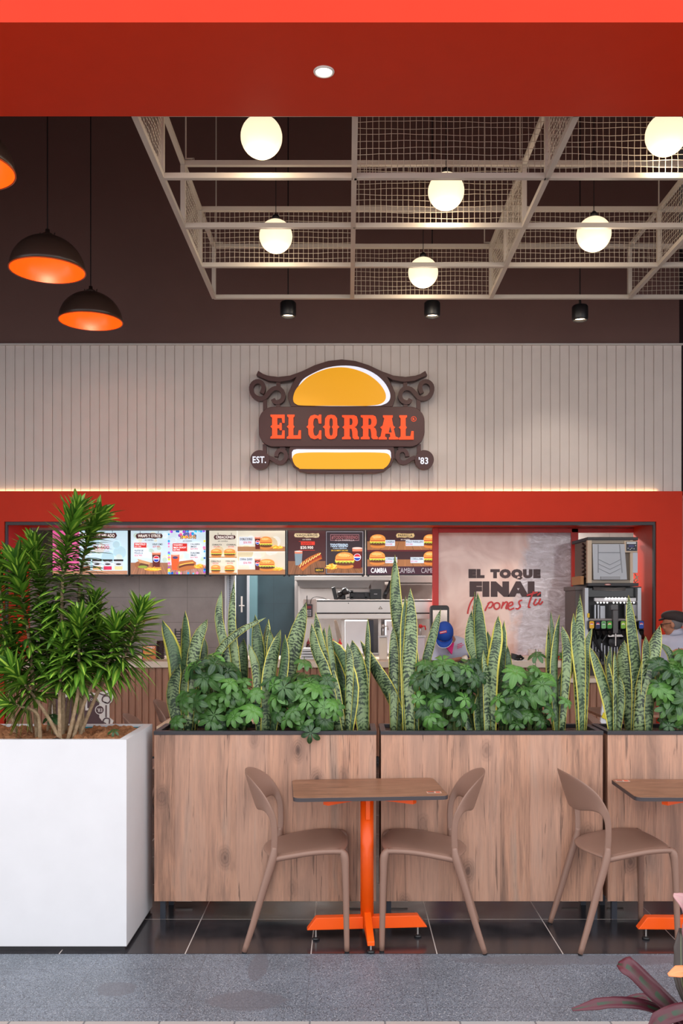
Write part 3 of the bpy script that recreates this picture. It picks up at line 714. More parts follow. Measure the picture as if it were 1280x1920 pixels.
def screen(x0, x1, label, draw):
    t = thing('menu_screen', label, 'menu screen', (PX((x0 + x1) / 2, ZS), ZS + .03, PZ(1079, ZS)), group=None)
    box_obj('screen_housing', BLACK, PX(x0, ZS), PX(x1, ZS), ZS, ZS + .06, PZ(1079, ZS), PZ(992.5, ZS), t, .003)
    mb = MB()
    for x in (x0 + 4, x1 - 4): mb = MB(); mb.box(PX(x, ZS) - .012, PX(x, ZS) + .012, ZS + .01, ZS + .03, PZ(1081, ZS), PZ(1078.5, ZS)); mb.build('mounting_clip', BLACK, t)
    mb = MB().box(PX((x0 + x1) / 2, ZS) - .02, PX((x0 + x1) / 2, ZS) + .02, ZS + .055, ZS + .075, PZ(1000, ZS), 2.9); mb.build('ceiling_bracket', DARK, t)
    c = Canvas(ZS - .001, .85); draw(c, x0 + 2.2, x1 - 2.2); c.build('display', t)
BLU = (196, 220, 238); TX = (30, 30, 40); RD = (196, 40, 34); PR = (190, 60, 80)
def d_ice(c, a, b):
    bokeh(c, a, 995, b, 1077, (188, 214, 226), ((216, 230, 230), (150, 190, 200), (200, 204, 180))); deck(c, a, 1070, b, 1077, (176, 128, 100))
    c.rect(a, 995, a + 50, 1070, (214, 90, 150)); plate(c, a + 55, 999, a + 118, 1010, 'MUNDO DE HELADO'); c.text('$6.600', a + 76, 1023, a + 106, 1031, PR, .01)
    for x0, x1, y in ((a + 72, a + 106, 1020.5), (a + 72, a + 106, 1033)): c.rect(x0, y, x1, y + .5, PR)
    for i, col in enumerate(((120, 70, 50), (206, 160, 110), (206, 40, 80), (214, 208, 150))):
        x = a + 54 + i * 20.3; c.rect(x + 1, 1052, x + 17, 1069, (196, 206, 214)); c.rect(x + 1.5, 1062, x + 16.5, 1068.5, col); c.rect(x, 1049, x + 18, 1052.5, (40, 34, 36)); c.ell(x + 9, 1058, 5, 1.6, (50, 40, 40))
def d_wraps(c, a, b):
    m = 315.5
    bokeh(c, a, 995, m, 1056, (192, 212, 222)); deck(c, a, 1055, m, 1077, (150, 104, 78)); plate(c, 257, 1000, 303, 1010, 'WRAPS Y OTROS'); c.text('en combo', 272, 1011, 288, 1014, TX, 0)
    c.rect(252, 1018, 275, 1027, RD); c.text('WRAP POLLO', 253.5, 1019, 273, 1022.5, (255, 255, 255), .02); c.text('$21.900', 253.5, 1023.5, 265, 1026.5, (255, 220, 220), .01)
    c.text('WRAP LOMO', 286, 1019, 305, 1022.5, TX, .02); c.text('$29.900', 287, 1023.5, 300, 1027, PR, .01)
    c.rect(251, 1029, 279, 1044, (214, 226, 238)); c.text('FILETES DE', 253, 1031, 269, 1034, TX, .02); c.text('POLLO x 6', 253, 1035.5, 268, 1038.7, TX, .02); c.text('$26.900', 253, 1040, 267, 1043.4, PR, .01)
    c.ell(264, 1059, 11, 7, (150, 92, 56)); c.ell(270, 1060, 9, 4.5, (92, 56, 40)); c.ell(268, 1063, 9, 2.6, (140, 160, 60)); c.poly([(258, 1048), (284, 1055), (280, 1059), (262, 1055)], (198, 150, 104)); cup(c, 285.5, 1036, 302, 1063); fries(c, 287, 1066, 30, 10, 22)
    bokeh(c, m, 995, b, 1062, (190, 210, 218), ((226, 220, 190), (170, 190, 130), (214, 226, 230))); deck(c, m, 1060, b, 1077, (160, 120, 110))
    rr = random.Random(3); k = c.k
    for i in range(60):
        s_ = i % 4; x, y = ((m + 2, rr.uniform(996, 1076)), (b - 2, rr.uniform(996, 1076)), (rr.uniform(m, b), 996.5), (rr.uniform(m, b), 1075.5))[s_]
        c.k = k + i % 4; r = rr.uniform(1.2, 2.8); c.ell(min(max(x, m + r), b - r), min(max(y, 995 + r), 1077 - r), r, r, rr.choice([(30, 150, 214), (70, 190, 230), (150, 60, 190), (240, 120, 170), (240, 210, 60), (20, 90, 170)]), n=9)
    c.k += 5; k = c.k
    for i in range(14): c.k = k + i % 3; c.ell(338 + i * 2.2, 1003 + rr.uniform(-3, 5), 3, 3, rr.choice([(120, 60, 170), (230, 90, 150), (30, 150, 214), (90, 100, 160)]), n=8)
    c.text('SMASHS', 339, 1004, 369, 1011, (60, 30, 40), .05); c.text('SMASHS', 340, 1004.6, 368, 1010.2, (250, 190, 40), .01); c.text('en combo', 344, 1013, 361, 1016, TX, 0)
    c.rect(325, 1019.5, 352, 1034, RD)
    for i, (s_, w) in enumerate((('VAQUERO', 17), ('SMASH CRUNCHY', 24), ('$27.900', 12))): c.text(s_, 326.5, 1021 + i * 4.4, 326.5 + w, 1024.2 + i * 4.4, (255, 250, 250), .02)
    for y, s_, pr in ((1019, 'CALLEJERA', '$29.900'), (1035, 'DUALISIMA', '$29.900')):
        c.rect(357, y - 1, 378, y + 13, (212, 224, 232)); c.text(s_, 358.5, y + .5, 376, y + 4, TX, .02); c.text('SMASH', 358.5, y + 5, 369, y + 8, TX, .02); c.text(pr, 358.5, y + 9, 372, y + 12.3, PR, .01)
    cup(c, 322, 1040, 338, 1069, (226, 90, 40), False); c.ell(330, 1046, 5, 2.4, (70, 60, 110))
    c.poly([(333, 1064), (338, 1053), (362, 1050), (369, 1055), (367, 1066), (345, 1071), (335, 1070)], (176, 104, 54)); c.stroke([(337, 1064), (350, 1060), (366, 1059)], 3, (92, 46, 28)); c.stroke([(338, 1060), (350, 1057), (364, 1055)], 1.4, (240, 200, 90)); fries(c, 374, 1060, 18, 13, 14)
def d_crea(c, a, b):
    bokeh(c, a, 995, b, 1077, (200, 196, 180), ((226, 222, 200), (190, 170, 120), (214, 220, 220)))
    m = 445; k = c.k + 1
    for y0, y1 in ((1044, 1046), (1074, 1077)): c.k = k; c.rect(a, y0, m, y1, (170, 124, 84))
    for y0, y1, x0 in ((1025, 1034, m), (1068, 1077, m)): c.k = k; c.rect(x0, y0, b, y1, (160, 114, 78))
    c.rect(m - .5, 995, m + .3, 1077, (240, 240, 236)); c.rect(a, 1047, m, 1047.8, (240, 240, 236)); c.rect(m, 1034, b, 1034.8, (240, 240, 236))
    plate(c, 403, 1003, 440, 1011.5, 'CREACIONES'); c.text('en combo', 409, 1013, 427, 1016, TX, 0)
    for x, y, n_, pr in ((398, 1020, 'CORRALITA', '$26.900'), (425, 1020, 'CORRAL', '$29.900'), (396, 1051, 'CORRAL POLLO', '$29.900'), (423, 1051, 'CORRAL QUESO', '$30.900')): c.text(n_, x, y, x + 18, y + 3.2, TX, .02); c.text(pr, x + 3, y + 4, x + 14, y + 6.6, PR, .01)
    for x, y, w, h in ((406, 1037, 21, 15), (431, 1037, 22, 15), (405, 1067, 18, 15), (431, 1067, 19, 14)): burger(c, x, y, w, h)
    for y, n_, pr in ((1009, 'DOBLE DOBLE', '$36.900'), (1047, 'CORRAL QUESO', '$36.900')):
        c.rect(449, y - 2, 475, y + 13, (206, 216, 226)); c.text(n_, 450.5, y, 473.5, y + 4.5, TX, .03); c.text(pr, 457, y + 6.5, 472, y + 11, PR, .01)
    cup(c, 478, 1007, 489, 1030, logo=True); fries(c, 520, 1025, 22, 10, 16); burger(c, 499, 1019, 24, 24); cup(c, 478, 1048, 489, 1069); fries(c, 521, 1066, 22, 9, 16); burger(c, 501, 1060, 30, 22, (80, 44, 26))
def d_vaq(c, a, b):
    m = 610; c.rect(a, 995, m, 1077, (66, 36, 38)); deck(c, a, 1052, m, 1077, (124, 84, 58)); c.rect(m, 995, b, 1077, (48, 40, 46)); deck(c, m + 3, 1064, b - 2, 1075, (130, 86, 54))
    plate(c, 553, 1000, 597, 1008, 'VAQUEROS', (196, 178, 140), (50, 36, 34)); c.text('con bebida', 567, 1010, 583, 1012.6, (230, 220, 210), 0)
    c.rect(564, 1016, 590, 1022, (214, 60, 44)); c.text('CALENTADO', 566, 1017, 584, 1021, (90, 20, 20), .02); c.text('$20.900', 563, 1024, 587, 1030, (236, 226, 220), .02)
    for y in (1015, 1031.5): c.rect(560, y, 590, y + .6, (214, 60, 44))
    cup(c, 552, 1034, 567, 1060, (120, 140, 150), False)
    c.stroke([(563, 1066), (580, 1052), (601, 1042)], 13, (176, 96, 40)); c.stroke([(562, 1063), (580, 1051), (602, 1041)], 7, (150, 50, 26)); k = c.k
    for i in range(8): c.k = k; c.stroke([(562 + i * 5, 1064 - i * 3.2), (566 + i * 5, 1055 - i * 2.6)], 1.5, (240, 206, 120), False)
    c.rect(590, 1065, 607, 1073, (30, 26, 26)); c.text('HASTA 10', 592, 1067, 605, 1071, (230, 190, 60), .02)
    for x0, y0, x1, y1 in ((m + 1.5, 997, b - 1.5, 997.6), (m + 1.5, 1075, b - 1.5, 1075.6), (m + 1.5, 997, m + 2.1, 1075), (b - 2.1, 997, b - 1.5, 1075)): c.rect(x0, y0, x1, y1, (170, 170, 180))
    c.rect(619, 1002, 673, 1014, (150, 110, 116)); c.rect(620, 1003, 672, 1013, (62, 36, 40)); c.text('#TODOTERRENO', 621.5, 1004.5, 670.5, 1011.5, (150, 96, 100), .03); c.text('A LA PARRILLA', 628, 1011.8, 664, 1014.6, (190, 180, 180), .01)
    c.text('TODOTERRENO', 619, 1019.5, 652, 1026, BLU, .03); c.text('CALLEJERA', 624, 1027, 650, 1030, BLU, .01); c.text('EN COMBO $42.900', 621, 1031, 652, 1034, (226, 180, 60), .02)
    cup(c, 660, 1028, 679, 1066); fries(c, 622, 1060, 22, 16, 14); burger(c, 646, 1051, 36, 30)
def d_par(c, a, b):
    c.rect(a, 995, b, 1077, (56, 30, 34)); c.rect(a, 1062, b, 1077, (58, 28, 42)); deck(c, a, 1015, b, 1031, (150, 100, 62)); deck(c, a, 1049, b, 1062, (150, 100, 62)); c.rect(a, 1031, b, 1034, (92, 30, 34))
    plate(c, 744, 1000, 775, 1008, 'PARRILLA', (196, 170, 120), (40, 34, 34)); c.text('en combo', 751, 1010, 768, 1012.6, (236, 226, 220), 0)
    for x, y in ((708, 1015), (806, 1015), (707, 1047), (806, 1047)): burger(c, x, y, 30 if x < 750 else 26, 25)
    for x0, y0, x1, n_ in ((722, 1013, 740, 'CASERA'), (760, 1013, 794, 'POLLO PARRILLERO'), (722, 1045, 744, 'CORRALISIMA'), (769, 1045, 794, 'CORRALISIMA')): c.rect(x0, y0, x1, y0 + 11, (200, 216, 232)); c.text(n_, x0 + 1, y0 + 1.5, x1 - 1, y0 + 5, TX, .02); c.text('$32.900', x0 + 1, y0 + 6.5, x0 + 13, y0 + 9.5, PR, .01)
    c.text('CAMBIA', 695, 1065, 725, 1074.5, (226, 226, 230), .02); c.text('CAMBIA', 744, 1065, 777, 1074.5, (170, 166, 172), 0); c.text('CAMBIA', 789, 1065, 820, 1074.5, (170, 166, 172), 0)
screen(97, 241.5, 'ice cream menu screen at the left end, half hidden by the tall dracaena', d_ice)
screen(243, 388.5, 'pale blue menu screen headed WRAPS Y OTROS', d_wraps)
screen(390, 536.5, 'pale menu screen headed CREACIONES with six burgers', d_crea)
screen(538, 684, 'dark menu screen headed VAQUEROS with a hot dog', d_vaq)
screen(686, 832, 'maroon menu screen headed PARRILLA, its right end behind the red frame', d_par)

# ---------------------------------------------------------------- red frame with the printed pane
fr = thing('poster_partition', 'red framed glass partition carrying the pale pink EL TOQUE FINAL print', 'partition', P(945, 1236, 10.8))
zb = PZ(1238, 10.8)
def fbox(x0, x1, y0, y1, name='frame_bar'): return box_obj(name, REDD, PX(x0, 10.78), PX(x1, 10.78), 10.78, 10.86, PZ(y1, 10.78), PZ(y0, 10.78), fr, .004)
fbox(811, 822, 990, 1238, 'frame_post'); fbox(1071, 1084, 990, 1238, 'frame_post'); fbox(822, 1196, 990.5, 998.5, 'frame_head'); fbox(822, 1071, 1229, 1238, 'frame_sill')
s = NT('poster_print', .12); v = s.coord('Object'); sp = s.n('SeparateXYZ'); s.t.links.new(v, sp.inputs[0])
n1 = s.noise(v, 2.2, 3, .5, 1.5); c0 = s.ramp(n1, [(.35, (216, 174, 160)), (.6, (240, 208, 194))])
mp = s.n('Mapping'); mp.inputs['Rotation'].default_value = (0, -.9, 0); mp.inputs['Scale'].default_value = (2, 1, 4.5); s.t.links.new(v, mp.inputs[0])
foil = s.noise(mp.outputs[0], 2.4, 6, .7, 2.0); cf = s.ramp(foil, [(.35, (170, 154, 158)), (.55, (206, 196, 204)), (.68, (240, 236, 244))])
edge = s.math('ADD', sp.outputs[0], s.math('MULTIPLY', s.math('SUBTRACT', n1, .5), .35)); edge = s.math('ADD', edge, s.math('MULTIPLY', sp.outputs[2], -.12))
POST = s.color(s.mix(s.rng(edge, .0, .1, 0, 1), c0, cf)); s.b.inputs['Coat Weight'].default_value = .6; s.b.inputs['Coat Roughness'].default_value = .05
px = box_obj('printed_pane', POST, PX(822, 10.81), PX(1071, 10.81), 10.81, 10.82, PZ(1229, 10.81), PZ(998.5, 10.81), fr)
for q in px.data.vertices: q.co.x -= PX(970, 10.81) - fr.location.x
px.location.x = PX(970, 10.81) - fr.location.x
for q in px.data.vertices: q.co.z -= 1.0
px.location.z = 1.0
c = Canvas(10.808, 0)
K_ = (72, 52, 54)
for s_, x0, x1 in (('EL', 878, 908), ('TOQUE', 919, 1013)): c.text(s_, x0, 1067, x1, 1084 + (3 if 'Q' in s_ else 0), K_, .1)
c.text('FINAL', 880, 1090, 1014, 1119, K_, .11)
RS = (206, 60, 62); T2 = Canvas(10.805, 0, (780, 940), 2.56)
for pts in ([(279, 458), (262, 485), (250, 520), (247, 540)], [(285, 495), (273, 505), (276, 522), (292, 520), (300, 505), (290, 495)], [(352, 484), (340, 505), (330, 526)], [(342, 492), (360, 483), (368, 492), (360, 508), (346, 512)], [(390, 486), (376, 492), (374, 508), (384, 518), (398, 510), (400, 494), (390, 486)], [(418, 482), (408, 516)], [(411, 505), (428, 484), (438, 488), (430, 512), (438, 515)],
            [(444, 504), (462, 496), (460, 484), (448, 488), (440, 504), (448, 520), (470, 512)], [(508, 474), (494, 480), (494, 492), (500, 504), (488, 516), (476, 514)], [(563, 432), (548, 470), (538, 506), (548, 508)], [(530, 452), (582, 436)], [(576, 468), (564, 490), (572, 498), (588, 484), (596, 466)], [(596, 466), (588, 488), (596, 494), (607, 480)], [(580, 452), (596, 438)]): T2.stroke(pts, 7.5, RS)
c.build('headline_lettering', fr); T2.build('script_lettering', fr)

# ---------------------------------------------------------------- drinks and ice machine
ZM = 10.0
def bx(mb, x0, x1, y0, y1, Z0, Z1): return mb.box(PX(x0, Z0), PX(x1, Z0), Z0, Z1, PZ(y1, Z0), PZ(y0, Z0))
im = thing('ice_machine', 'grey ice machine with chevron door stacked on the drinks dispenser', 'ice machine', P(1140, 1096, ZM))
mb = MB(); bx(mb, 1102, 1183, 1014, 1094, ZM + .04, ZM + .62); mb.build('body', mat('machine_inside', (128, 116, 104), .6), im)
mb = MB(); bx(mb, 1101, 1196, 1007, 1013, ZM, ZM + .7); mb.build('top_panel', DARK, im, bevel=.004)
mb = MB(); bx(mb, 1102, 1197, 1093, 1099, ZM, ZM + .66); mb.build('base_panel', DARK, im, bevel=.004)
BG = mat('beige_machine_post', (206, 184, 160), .5)
for x0, x1 in ((1101, 1109), (1181, 1186)): mb = MB(); bx(mb, x0, x1, 1013, 1093, ZM, ZM + .05); mb.build('front_post', BG, im)
mb = MB(); bx(mb, 1109, 1181, 1013, 1019, ZM + .005, ZM + .03); bx(mb, 1109, 1181, 1088, 1093, ZM + .005, ZM + .03); mb.build('door_surround', mat('machine_surround', (150, 140, 126), .5), im)
mb = MB(); mb.prism([(PX(x, ZM), PZ(y, ZM)) for x, y in ((1110, 1020), (1170, 1020), (1175, 1087), (1112, 1087))], ZM - .012, ZM + .01); dr = mb.build('door', LGREY, im, bevel=.004)
mb = MB(); GRV = mat('door_groove', (140, 144, 152), .5)
for pts in (((1121, 1021), (1121, 1074)), ((1161, 1021), (1166, 1074)), ((1121, 1036), (1162, 1036))): a, b = [P(x, y, ZM - .013) for x, y in pts]; mb.bar(a, b, .008)
for k in range(3):
    for pts in (((1122, 1049 + k * 8.5), (1143, 1059 + k * 8.5)), ((1143, 1059 + k * 8.5), (1163, 1049 + k * 8.5))): a, b = [P(x, y, ZM - .013) for x, y in pts]; mb.bar(a, b, .006)
mb.build('raised_ribs', GRV, dr)
mb = MB(); bx(mb, 1126, 1162, 1081, 1087, ZM - .03, ZM - .01); mb.build('door_handle', mat('handle_grey', (160, 162, 168), .5), dr, bevel=.003)
mb = MB(); bx(mb, 1170, 1195, 1014, 1036, ZM - .01, ZM + .05); mb.build('control_bezel', BG, im, bevel=.004)
cv = Canvas(ZM - .012, 0); cv.rect(1173.5, 1015.5, 1194, 1033, (44, 46, 58)); cv.rect(1174.5, 1016, 1192, 1020, (206, 210, 214)); cv.rect(1178, 1021.5, 1188, 1026, (70, 72, 120)); 
for x, y in ((1177, 1028), (1181, 1030), (1184, 1028), (1188, 1029), (1191, 1023)): cv.ell(x, y, 1.1, 1.1, (190, 192, 200), n=8)
cv.build('control_panel', im)
mb = MB(); bx(mb, 1186, 1195, 1036, 1074, ZM, ZM + .3); mb.build('side_box', mat('galvanised_box', (166, 168, 176), .4, .5), im)
mb = MB(); r = random.Random(4)
for k in range(9): mb.tube([P(1094 + r.uniform(-3, 3), 1020 + k * 7.5, ZM + .25), P(1097, 1024 + k * 7.5, ZM + .12), P(1092, 1027 + k * 7.5, ZM + .25)], .014, 6)
mb.build('copper_coil', mat('coil', (70, 50, 46), .5, .3), im)
mb = MB(); bx(mb, 1098, 1102, 1014, 1094, ZM + .3, ZM + .6); bx(mb, 1088, 1094, 1080, 1096, ZM + .1, ZM + .5); mb.build('side_bracket', mat('tan_bracket', (176, 128, 84), .6), im)
mb = MB(); mb.tube([P(1190, 1076, ZM + .1), P(1196, 1088, ZM + .05), P(1190, 1092, ZM + .1), P(1188, 1088, ZM + .1), P(1196, 1080, ZM + .12)], .006, 6); mb.build('cable', BG, im)
cv = Canvas(ZM - .003, 0); cv.ell(1139, 1096, 6, 1.5, (196, 90, 80)); cv.ell(1139, 1096, 4.6, .7, (230, 210, 200)); cv.build('maker_badge', im)

dd = thing('drinks_dispenser', 'opened soda dispenser with lit strip and row of drink nozzles', 'drinks dispenser', P(1140, 1245, ZM))
mb = MB(); bx(mb, 1078, 1098, 1101, 1243, ZM + .12, ZM + .6); bx(mb, 1077, 1100, 1099, 1107, ZM + .1, ZM + .62); mb.build('side_housing', mat('warm_dark_grey', (86, 76, 74), .5), dd, bevel=.006)
mb = MB(); bx(mb, 1098, 1202, 1100, 1246, ZM + .2, ZM + .6); mb.build('back_plate', mat('dispenser_back', (60, 60, 62), .45, .3), dd)
GAL = mat('galvanised_steel', (170, 172, 178), .4, .6)
mb = MB(); bx(mb, 1096, 1103, 1102, 1246, ZM, ZM + .2); bx(mb, 1195, 1202, 1102, 1246, ZM, ZM + .2); mb.build('side_frame', GAL, dd, bevel=.003)
mb = MB(); bx(mb, 1103, 1195, 1160, 1166, ZM + .01, ZM + .1); mb.build('nozzle_rail', mat('rail_grey', (150, 142, 140), .5), dd, bevel=.002)
mb = MB(); bx(mb, 1103, 1195, 1103, 1119, ZM + .08, ZM + .14); mb.build('smoked_visor', mat('smoked_visor', (26, 26, 28), .15), dd)
mb = MB()
for k in range(3): mb.tube([P(1112, 1101 + k * 2, ZM + .06), P(1150, 1103 + k * 2, ZM + .05), P(1172, 1102 + k * 2, ZM + .06)], .008, 6)
mb.build('hose_bundle', STEELD, dd)
mb = MB(); bx(mb, 1114, 1192, 1121, 1127, ZM + .02, ZM + .05); mb.build('light_bar', mat('white_bar', (206, 206, 210), .4), dd)
LED = mat('white_led', (255, 250, 244), .4, 0, 3)
for row, y, xs in ((0, 1121.5, [1136 + 6 * i for i in range(7)]), (1, 1130, [1120, 1126, 1132, 1138, 1150, 1156.5, 1163, 1170, 1176, 1182, 1188])):
    for x in xs: MB().ball(P(x, y, ZM + .012), .008, 8, 6).build('led', LED, dd)
mb = MB(); bx(mb, 1116, 1194, 1127.5, 1129, ZM + .02, ZM + .05); mb.build('light_rail', STEELD, dd)
mb = MB(); bx(mb, 1125, 1134, 1136, 1160, ZM + .1, ZM + .16); bx(mb, 1114, 1117, 1134, 1160, ZM + .1, ZM + .14); bx(mb, 1120, 1123, 1134, 1160, ZM + .1, ZM + .14); mb.build('inner_panel', GAL, dd)
mb = MB(); bx(mb, 1170, 1196, 1132, 1158, ZM + .06, ZM + .1); mb.build('circuit_cover', DARK, dd)
mb = MB(); bx(mb, 1172, 1193, 1134, 1155, ZM + .05, ZM + .07); mb.build('cover_label', mat('cover_label', (156, 158, 164), .4), dd)
mb = MB(); bx(mb, 1101, 1105, 1150, 1158, ZM - .01, ZM + .02); mb.build('yellow_tag', mat('yellow_tag', (232, 190, 40), .5), dd)
mb = MB(); bx(mb, 1145, 1159, 1134, 1144, ZM - .02, ZM + .06); bx(mb, 1149, 1159, 1144, 1188, ZM - .04, ZM + .05); mb.build('ice_chute', mat('chute_grey', (88, 86, 88), .35), dd, bevel=.006)
mb = MB(); bx(mb, 1140, 1168, 1190, 1194, ZM, ZM + .08); mb.tube([P(1154, 1188, ZM - .02), P(1154, 1211, ZM - .03)], .008, 6); mb.build('chute_lever', STEEL, dd)
mb = MB(); mb.lathe([(0, 0), (.055, 0), (.055, .02), (.02, .03), (0, .03)], P(1149, 1204, ZM + .1), 18, Matrix.Rotation(math.pi / 2, 4, 'X')); mb.build('motor', DARK, dd)
r = random.Random(9)
for x, c1, c2 in ((1109, (244, 190, 30), (220, 60, 30)), (1120.5, (30, 40, 90), (214, 40, 60)), (1131.5, (120, 190, 120), (40, 120, 60)), (1142.5, (60, 160, 60), (250, 170, 40)), (1168, (130, 190, 60), (240, 240, 120)), (1179, (90, 40, 130), (220, 120, 60)), (1202, (30, 80, 180), (214, 40, 60))):
    mb = MB(); bx(mb, x - 5.3, x + 5.3, 1163.5, 1181, ZM - .06, ZM + .02); nz = mb.build('dispensing_valve', BLACK, dd, bevel=.012)
    cv = Canvas(ZM - .0605, 0); k = [(px_, py_) for px_, py_ in rrect(x - 4.4, 1164.5, x + 4.4, 1178.5, 2.4, 3)]; cv.poly(k, c1); cv.ell(x, 1170.5, 3.2, 3.2, c2, n=12); cv.ell(x, 1170.5, 3.2, 1.1, (240, 240, 244), n=12); cv.ell(x, 1172.5, 2.6, 1.6, c1, n=10); cv.build('drink_badge', nz)
    MB().tube([P(x, 1181, ZM - .02), P(x + 1, 1188, ZM - .01), P(x + r.uniform(-4, 4), 1196, ZM + .1)], [.03, .02, .02], 8).build('nozzle', BLACK, nz)
mb = MB()
for pts in (((1107, 1184), (1113, 1200), (1124, 1218), (1130, 1240)), ((1115, 1184), (1118, 1205), (1128, 1225)), ((1137, 1190), (1130, 1202), (1127, 1204))): mb.tube(catmull([P(x, y, ZM + .03) for x, y in pts], 4), .012, 8)
mb.build('black_hose', BLACK, dd)
mb = MB()
for i in range(16): x = 1104 + i * 5.8 + r.uniform(-1, 1); y0 = r.uniform(1202, 1218); bx(mb, x, x + 2.2, y0, 1240, ZM + .1, ZM + .14)
mb.build('valve_levers', GAL, dd)
mb = MB(); bx(mb, 1100, 1202, 1240, 1247, ZM - .05, ZM + .2); bx(mb, 1110, 1124, 1222, 1236, ZM + .02, ZM + .1); mb.build('drip_tray', mat('drip_tray', (40, 38, 40), .35), dd, bevel=.004)
zt = PZ(1247, ZM); mb = MB(); mb.box(PX(1100, ZM), PX(1200, ZM), ZM + .05, ZM + .5, CL, zt); mb.build('base_cabinet', mat('base_cabinet', (58, 44, 42), .5), dd)

# ---------------------------------------------------------------- kitchen behind the counter
def K(name, label, cat, px, py, Z, group=None): return thing(name, label, cat, P(px, py, Z), group=group)
def kb(name, m, x0, x1, y0, y1, Z0, Z1, parent, bevel=0): return bx(MB(), x0, x1, y0, y1, Z0, Z1).build(name, m, parent, bevel=bevel)
def floor_py(Z): return VY + EYE * F / Z
t = thing('steel_door_frame', 'perforated steel door frame between grey tiles and teal wall', 'door frame', (PX(430, 11.45), 11.45, 0))
for x0, x1, n_, m_ in ((421.5, 425, 'edge_strip', mat('white_edge', (220, 222, 226), .4)), (425, 437, 'perforated_post', GAL), (437, 441, 'edge_strip', mat('white_edge', (220, 222, 226), .4))):
    MB().box(PX(x0, 11.44), PX(x1, 11.44), 11.42 if n_ != 'perforated_post' else 11.44, 11.5, 0, 2.88).build(n_, m_, t)
mb = MB()
for i in range(44): z = PZ(1080 + i * 3.7, 11.44); mb.box(PX(429, 11.44), PX(433, 11.44), 11.432, 11.44, z - .008, z + .004)
mb.build('slot_row', DARK, t)
t = thing('cold_room_door', 'dark glazed door with a chrome handle behind the snake plants', 'door', (PX(452, 12.2), 12.2, 0))
MB().box(PX(441, 12.2), PX(463, 12.2), 12.2, 12.24, 0, 2.85).build('door_leaf', mat('dark_glass_door', (34, 44, 52), .15), t)
MB().box(PX(463, 12.2), PX(467, 12.2), 12.18, 12.25, 0, 2.85).build('door_edge', GAL, t)
mb = MB(); mb.tube([P(453, 1118, 12.15), P(453, 1148, 12.15)], .012, 8); mb.tube([P(448, 1136, 12.15), P(458, 1136, 12.15)], .01, 8); mb.build('handle', STEEL, t)
t = thing('pale_teal_jamb', 'pale teal door jamb left of the dark teal wall', 'door jamb', (PX(474, 12.6), 12.6, 0))
MB().box(PX(467, 12.6), PX(482, 12.6), 12.6, 12.7, 0, 2.88).build('jamb_panel', mat('pale_teal', (60, 86, 92), .5), t)
# exhaust hood and steel backsplash
t = K('extractor_hood', 'wide stainless extractor hood under the dark menu screens', 'extractor hood', 700, 1090, 12.3)
kb('hood_canopy', STEEL, 552, 742, 1080, 1088, 12.0, 12.9, t, .004); mb = MB(); mb.prism([(PX(555, 12.1), PZ(1088, 12.1)), (PX(700, 12.1), PZ(1088, 12.1)), (PX(690, 12.1), PZ(1102, 12.1)), (PX(562, 12.1), PZ(1102, 12.1))], 12.1, 12.8); mb.build('filter_bank', STEELD, t)
kb('right_canopy', STEELD, 745, 830, 1080, 1092, 12.0, 12.9, t)
for x in (560, 690): MB().tube([P(x, 1080, 12.3), (PX(x, 12.3), 12.3, 2.9)], .01, 6).build('hanger', STEEL, t)
t = thing('steel_backsplash', 'polished steel backsplash behind the serving shelf', 'wall panel', (PX(640, 12.9), 12.9, 0))
kb('panel', mat('polished_steel', (200, 190, 184), .25, .7), 555, 692, 1098, 1240, 12.88, 12.95, t); kb('edge_trim', STEELD, 552, 558, 1088, 1240, 12.85, 12.9, t)
MB().box(PX(560, 12.88), PX(690, 12.88), 12.5, 12.98, 0, .9).build('base_cabinet', STEELD, t)
t = thing('steel_column', 'grey steel column between the kitchen hoods', 'column', (PX(706, 12.4), 12.4, 0))
MB().box(PX(695, 12.4), PX(721, 12.4), 12.4, 12.6, 0, 2.88).build('column_body', STEELD, t)
# heated pass shelf
ZP = 11.0
t = K('pass_through_shelf', 'brushed steel heated serving shelf across the kitchen', 'serving shelf', 690, 1160, ZP)
kb('upper_fascia', STEEL, 570, 812, 1124, 1150, ZP, ZP + .5, t, .004); kb('lower_fascia', STEEL, 569, 812, 1151, 1160.5, ZP - .02, ZP + .5, t, .004)
kb('dark_slot', BLACK, 594, 812, 1126, 1128.2, ZP - .004, ZP + .1, t); kb('dark_slot', BLACK, 594, 812, 1148.5, 1151, ZP - .004, ZP + .1, t); kb('end_cap', mat('pass_end_cap', (190, 178, 172), .4), 568.5, 593, 1124, 1161, ZP - .025, ZP + .02, t)
cv = Canvas(ZP - .003, 0); cv.poly([(709, 1142), (713, 1136.5), (717, 1142)], (60, 60, 60)); cv.poly([(710.6, 1141.2), (713, 1137.8), (715.4, 1141.2)], (196, 190, 180)); cv.build('warning_triangle', t)
for x in (653, 1130):
    if x < 1000: MB().ball(P(x, 1131, ZP - .002), .006, 8, 6).build('screw', DARK, t)
for x0, x1 in ((640, 645), (709, 714), (780, 783)):
    MB().box(PX(x0, ZP + .2), PX(x1, ZP + .2), ZP + .2, ZP + .24, 0, PZ(1158, ZP + .2)).build('leg', STEEL, t)
t = thing('white_freezer', 'white kitchen freezer panel under the serving shelf', 'freezer', (PX(668, 11.8), 11.8, 0))
MB().box(PX(646, 11.8), PX(690, 11.8), 11.8, 12.4, 0, PZ(1163, 11.8)).build('body', mat('white_freezer', (226, 226, 232), .35), t, bevel=.01)
kb('second_door', mat('white_freezer', (226, 226, 232), .35), 723, 760, 1163, 1236, 11.8, 12.4, t, .01); kb('trim_rail', STEEL, 640, 790, 1225, 1231, 11.7, 11.8, t)
